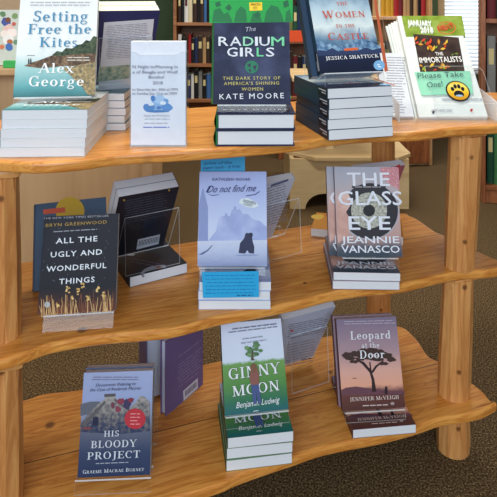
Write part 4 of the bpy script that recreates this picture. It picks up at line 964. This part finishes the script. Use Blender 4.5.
# books behind the eye novel
Mf = T(.287, 1.528, ZM+.0004) @ RZ(76) @ T(0, -.115, 0)
k = thing('hardcover_book', 'book with orange and yellow cover lying flat behind the eye novel', 'book', Mf); book_parts(k, .112, .23, .02, False, [mat((206, 140, 52)), mat((206, 140, 52)), mat((214, 214, 214)), PAGES2])
a = Art(Mf, .02); a.full(.112, .23, (206, 140, 52)); a.ell(318, 217, 6, 2.6, (226, 190, 80), 12, .2); a.ell(330, 214.6, 5, 2, (180, 96, 44), 12, .2); a.done(k)
c = Vector((.297, 1.512, ZM+.0206+.0125))
b2, M2_ = away('paperback_book', 'grey-paged book turned backwards behind the eye novel, near the rear post', c, 20, 28, .14, .186, .02, False, [(170, 180, 206), (168, 96, 108), (176, 182, 204), PAGES2])
a = Art(M2_, 0, -1); a.poly([(372, 170), (396, 166), (400, 164), (399, 176), (372, 180)], (196, 64, 74)); a.done(b2, 'back_cover_print')
easel('clear acrylic stand turned backwards behind the eye novel', c, ZM+.0206, 28, 200, .11, .021, .1, .008)

# ===== BOTTOM TIER ==================================================
# --- stone cottage novel
tk = .0195
k, M, W, H = shown('paperback_book', 'front copy of the grey-blue cottage novel with a red seal, bottom tier', (78, 149.6, 476.2, 371.6), 1.085, tk, 18, 3, False, [(84, 92, 116), (60, 66, 88), (110, 70, 80), PAGES], 'cottage novels')
a = Art(M, tk)
a.full(W, H, ramp_mat('cottage_dusk', [(0, (44, 56, 88)), (.22, (58, 70, 100)), (.42, (96, 102, 122)), (.52, (128, 136, 160)), (.75, (150, 164, 204)), (1, (158, 170, 206))], 'Y', 0, H, noise=.06, nscale=30))
a.poly([(80.6, 404), (90, 401.6), (100, 401.4), (100, 412), (80.4, 416)], (96, 100, 112))
a.poly([(80.2, 432), (80.4, 424), (88, 414), (96, 406), (105, 398.6), (105, 394), (115, 393.6), (115.4, 397.6), (122, 403), (129, 409), (136, 402), (140, 396), (144, 396), (150, 402), (149.8, 431), (120, 434)], ramp_mat('cottage_stone', [(0, (52, 62, 92)), (.3, (84, 86, 100)), (.5, (116, 112, 114)), (1, (160, 156, 152))], 'Y', H*.38, H*.78, noise=.9, nscale=170))
a.poly([(104.4, 394), (115.6, 393.4), (115.6, 396.4), (104.4, 397)], (84, 82, 86))
a.scatter([[(82, 424), (104.6, 400.6), (106, 402.4), (84, 428)], [(115, 398.4), (132, 411), (130.6, 412.4), (114, 400.4)]], (92, 90, 94))
a.poly([(92.8, 417.4), (98.6, 416.8), (98.6, 425), (93, 425.6)], (34, 40, 66))
for x, y, rx, ry, c_ in ((121, 401, 4, 3, (136, 56, 76)), (127, 404, 4, 5, (62, 54, 88)), (118, 409, 3, 3, (132, 62, 80)), (131, 400, 3, 2.4, (126, 50, 70)), (113, 405, 2, 3.4, (110, 60, 74)), (87, 428, 5, 1.6, (120, 66, 74))): a.ell(x, y, rx, ry, c_, 12, .2)
a.lines(92, 142, (376.6, 379), .7, (120, 110, 140), 0, (5, 10))
a.ell(135.2, 418.4, 10.5, 10.3, (184, 48, 60), 28); a.lines(129, 141, (413, 416.4, 419.8, 423.2), .9, (228, 150, 150), 0, (4, 9))
a.lines(96, 130, (462.6,), .8, (170, 178, 196), -.04, (3, 7))
a.done(k)
a.text(k, 'Documents Relating to', 96, 386, 136, 384.4, 2.9, (40, 44, 84), name='subtitle_lettering', shear=.3); a.text(k, 'the Case of Roderick Macrae', 90.4, 390.8, 141, 388.8, 2.9, (40, 44, 84), name='subtitle_lettering', shear=.3)
LT = (206, 214, 226)
a.text(k, 'HIS', 104, 435.8, 119.6, 435.2, 5.8, LT, 'serif', 'title_lettering'); a.text(k, 'BLOODY', 91, 447.2, 137, 445.6, 7.2, LT, 'serif', 'title_lettering'); a.text(k, 'PROJECT', 87.2, 458.6, 140.6, 456.4, 7.2, LT, 'serif', 'title_lettering')
a.text(k, 'Graeme Macrae Burnet', 83, 472.6, 144.4, 469.6, 3.6, LT, 'serif', 'author_lettering', small=.8)
dup(k, M @ T(-.001, .003, -tk-.0004), 'rear copy behind the cottage novel with the red seal', 'cottage novels', ('pages', 'cover'))
ft = M @ Vector((0, 0, -tk-.0006)); easel('clear acrylic stand under the cottage novel on the bottom tier', ft, ZB+.0004, 18, 3, .14, 2*tk+.001, .17)
# --- purple books
PU = (112, 96, 144); LPG = page_mat('cool_pages', (202, 212, 232))
Ma = T(-.21, 1.365, ZB+.0004) @ RZ(-66) @ RX(90)
k = thing('hardcover_book', 'thick purple-covered book standing with its page edges out, right of the cottage novel', 'book', Ma); book_parts(k, .07, .2, .04, True, [mat((110, 100, 140)), mat(PU), mat(PU), LPG])
Mb = T(-.1445, 1.3205, ZB+.0004) @ RZ(235) @ RX(90)
k = thing('hardcover_book', 'purple back cover with barcode, book standing between the cottage and meadow novels', 'book', Mb); book_parts(k, .127, .162, .016, True, [mat(PU), mat(PU), mat(PU), LPG])
a = Art(Mb, 0, -1)
a.poly([(183, 391), (197.6, 378), (198, 388), (183.6, 401)], (206, 208, 226)); a.scatter([[(185+j*1.3, 391.4-j*1.15), (185.7+j*1.3, 390.8-j*1.15), (185.9+j*1.3, 396-j*1.15), (185.2+j*1.3, 396.6-j*1.15)] for j in range(9)], (60, 50, 86))
a.lines(177, 202, [366+i*3 for i in range(7)], .9, (146, 132, 170), -.78, (5, 14)); a.lines(178, 201, [357, 387.], .9, (146, 132, 170), -.76, (4, 10))
a.scatter([[(171+j*1.7, 412-j*1.45+random.uniform(-2, 1)), (172.5+j*1.7, 410.5-j*1.45), (172+j*1.7, 413.5-j*1.45)] for j in range(18)], (150, 130, 170))
a.done(k, 'back_cover_print')
# --- meadow novel
f_, yw = foot_of((227.3, 472), (292.8, 463.2), ZB)
tk = .0205
k, M, W, H = shown('paperback_book', 'green meadow novel under a white sky, standing on three copies, bottom tier', (225, 289, 412.4, 321), 1.168, tk, 28, 9, False, [(110, 140, 110), (70, 100, 60), (44, 74, 40), PAGES], 'meadow novels')
a = Art(M, tk)
a.full(W, H, ramp_mat('meadow_sky', [(0, (30, 96, 104)), (.12, (46, 110, 84)), (.3, (84, 138, 70)), (.53, (110, 156, 84)), (.56, (206, 218, 234)), (1, (212, 220, 242))], 'Y', 0, H, noise=.03, nscale=90))
for _ in range(26):
    al = random.uniform(0, 2*PI); q = random.random()**.5
    a.ell(252.4+9.5*q*math.cos(al), 348.6+7*q*math.sin(al), 2.4, 2, random.choice([(84, 128, 80), (66, 108, 66), (112, 150, 100)]), 9, .25)
a.poly([(251.6, 350), (253, 350), (253.2, 358.6), (255, 360), (250.6, 360.4)], (80, 74, 58))
a.lines(230, 278, (328.8,), 1, (96, 104, 130), -.12, (3, 7)); a.lines(228, 277, (332,), .9, (110, 118, 140), -.12, (4, 10)); a.lines(240, 266, (339, 343), .9, (140, 150, 172), -.14, (4, 8))
a.done(k)
SH = (56, 84, 50); LW = (230, 236, 240)
for dx, cc in ((.5, SH), (0, LW)):
    a.k = 28 if cc == SH else 30
    a.text(k, 'GINNY', 228+dx, 379.8+dx, 280.4+dx, 372.6+dx, 11.2, cc, 'serif', 'title_shadow' if dx else 'title_lettering'); a.text(k, 'MOON', 232.2+dx, 396.4+dx, 279.6+dx, 389.8+dx, 10.4, cc, 'serif', 'title_shadow' if dx else 'title_lettering')
for o in carrier(k).children:
    if o.name.startswith('title_shadow'): o.location = (0, 0, -.0008)
a.text(k, 'Benjamin Ludwig', 236, 408, 279.6, 402, 6, LW, name='author_lettering', shear=.35)
ag = Art(M, tk+.0048); ag.lines(252, 262, (411,), .8, (200, 214, 220), -.12)
ag.poly([(250.6, 370), (254, 366.6), (257.6, 368.6), (259.2, 376), (258.6, 384.6), (251, 385.4), (249.6, 378)], (134, 84, 74)); ag.ell(253.6, 368, 3.4, 4.6, (120, 82, 58), 12, .1); ag.poly([(251.2, 385), (258.8, 384.4), (261.2, 403), (258.4, 404), (256, 391), (256.6, 403.4), (253.4, 404.4)], (64, 82, 134)); ag.done(k, 'cover_figure')
Ms, zt = stack(k, 3, f_, 8, tk, None, None, ZB+.0004, 0, [(-.002, 0, .6), (-.001, .002, -.5), (.001, .002, .2)])
for i, m in enumerate(Ms): dup(k, m, ('bottom copy of the three lying meadow novels', 'middle copy of the three lying meadow novels', 'topmost lying meadow novel, green cover showing below the standing copy')[i], 'meadow novels in the stack', None if i == 2 else ('pages', 'cover'))
ft = M @ Vector((0, 0, 0)); easel('clear acrylic stand holding the green meadow novel', ft, zt, 28, 9, .128, tk, .15)
# backward pale book
c = Vector((.098, 1.4185, ZB+.021))
b2, M2_ = away('paperback_book', 'pale blue-white back cover leaning between the meadow and tree novels', c, 25, 30, .14, .2, .018, False, [(180, 190, 216), (190, 200, 224), (150, 160, 190), PAGES2])
a = Art(M2_, 0, -1); a.lines(287, 328, [325+i*1.9 for i in range(8)], .7, (120, 126, 150), -.2, (6, 14)); a.lines(286, 316, [345+i*2.6 for i in range(9)], .7, (140, 146, 168), -.22, (6, 14)); a.ell(291.6, 330.4, 1.4, 1, (206, 60, 70), 8); a.lines(301, 312, (359,), 1.6, (70, 84, 120), -.2, (4, 7)); a.done(b2, 'back_cover_print')
easel('clear acrylic stand seen from behind, between the meadow and tree novels', c+Vector((math.cos(R(25)), math.sin(R(25)), 0))*.02, ZB+.0004, 30, 205, .1, .019, .125, .01)
# --- tree novel
f_, yw = foot_of((353, 438.7), (415.7, 433.2), ZB)
tk = .018
k, M, W, H = shown('paperback_book', 'front dusk-coloured novel with a flat-topped tree standing on the bottom tier', (342.3, 406, 409.2, 318), 1.24, tk, 20, 5, False, [(140, 116, 128), (90, 70, 76), (92, 56, 54), PAGES], 'tree novels')
a = Art(M, tk)
a.full(W, H, ramp_mat('savanna_dusk', [(0, (84, 52, 48)), (.16, (104, 64, 58)), (.2, (128, 84, 84)), (.25, (224, 164, 138)), (.42, (216, 166, 152)), (.62, (170, 142, 150)), (1, (124, 112, 136))], 'Y', 0, H, noise=.05, nscale=30, nstretch=(1, 3, 1)))
a.poly([(341.6, 390), (346, 387.6), (356, 386.4), (364, 387.6), (376, 389), (390, 391.4), (404.6, 391), (404.8, 394), (342, 395)], (104, 66, 78))
a.scatter([[(372, 392), (371.6, 380), (369.4, 372), (371.6, 371), (374.2, 379), (376.4, 391.4)], [(370, 373), (362, 364), (356, 360), (357, 359), (364, 362), (371.4, 370.6)], [(371, 372), (375, 366), (383, 360), (384, 361), (377, 367), (373, 373)], [(370, 371), (369, 362), (370.4, 362), (371.6, 371)]], (50, 32, 34))
for x, y, rx, ry in ((349, 358, 6, 2.4), (347, 354.4, 5, 2.6), (356, 354, 7, 3), (363, 351.6, 7, 3), (371, 351, 7, 3), (379, 352.6, 7, 3), (386, 356, 7, 2.6), (391, 359.6, 5, 2), (354, 361.4, 5, 1.8), (366, 357, 8, 2.8), (377, 359, 7, 2.4), (383, 363.4, 5, 1.8), (345.6, 356.6, 3, 1.6), (360, 358.6, 5, 2)): a.ell(x, y, rx, ry, (66, 46, 40), 14, .28)
a.poly([(384.6, 387), (385.8, 385.4), (387, 387), (387.2, 393.6), (384.4, 393.8)], (40, 28, 36))
a.lines(342, 396, (321, 323.4), .7, (190, 180, 196), -.02, (5, 12)); a.lines(362, 388, (404.8,), 1, (210, 190, 186), -.04, (4, 8)); a.lines(351, 357, (377.6,), .7, (120, 80, 84)); a.ell(392, 403, 2, 1.6, (170, 150, 150), 10)
a.done(k)
LW = (228, 230, 236)
a.text(k, 'Leopard', 349.8, 339.2, 390.4, 338, 8.2, LW, 'serif', 'title_lettering'); a.text(k, 'at the', 361, 347.6, 379, 347, 5.4, LW, 'serif', 'title_lettering'); a.text(k, 'Door', 359, 358.2, 384.4, 357.4, 8.2, LW, 'serif', 'title_lettering')
a.text(k, 'JENNIFER McVEIGH', 349.4, 400.6, 398.4, 398.2, 3.8, (226, 206, 200), 'serif', 'author_lettering')
dup(k, M @ T(-.004, .003, -tk-.0004), 'rear copy behind the standing tree novel', 'tree novels', ('pages', 'cover'))
m = T(f_.x, f_.y, ZB+.0004) @ RZ(6.5)
dup(k, m, 'tree novel lying flat in front of its two standing copies', 'tree novels')
ft = M @ Vector((0, 0, -tk-.0006)); easel('clear acrylic stand holding the two tree novels', ft, ZB+.0004+tk+.0004, 20, 5, .13, 2*tk+.001, .16)

# ------------------------------------------------------------------ light
def area(name, loc, target, sx, sy, e, col):
    l = bpy.data.lights.new(name, 'AREA'); l.shape = 'RECTANGLE'; l.size = sx; l.size_y = sy; l.energy = e; l.color = col
    o = bpy.data.objects.new(name, l); C.objects.link(o); o.location = loc
    o.rotation_euler = (Vector(target)-Vector(loc)).to_track_quat('-Z', 'Y').to_euler(); return o
area('shop_window_light', (-.3, -2.2, 1.9), (0, 1.3, .55), 3., 1.8, 80, (.82, .91, 1.0))
area('ceiling_light', (-.3, 1.2, 2.66), (-.3, 1.2, 0), 1.2, .5, 26, (1, .95, .86))
area('ceiling_light', (.6, 3.1, 2.66), (.6, 3.1, 0), 1.6, .6, 34, (1, .95, .88))
w = bpy.data.worlds.new('world'); S.world = w; w.use_nodes = True
w.node_tree.nodes['Background'].inputs[0].default_value = (.72, .82, 1, 1); w.node_tree.nodes['Background'].inputs[1].default_value = .3
vs = S.view_settings; vs.view_transform = 'Standard'; vs.look = 'None'; vs.gamma = 1; vs.use_curve_mapping = False; vs.exposure = .42
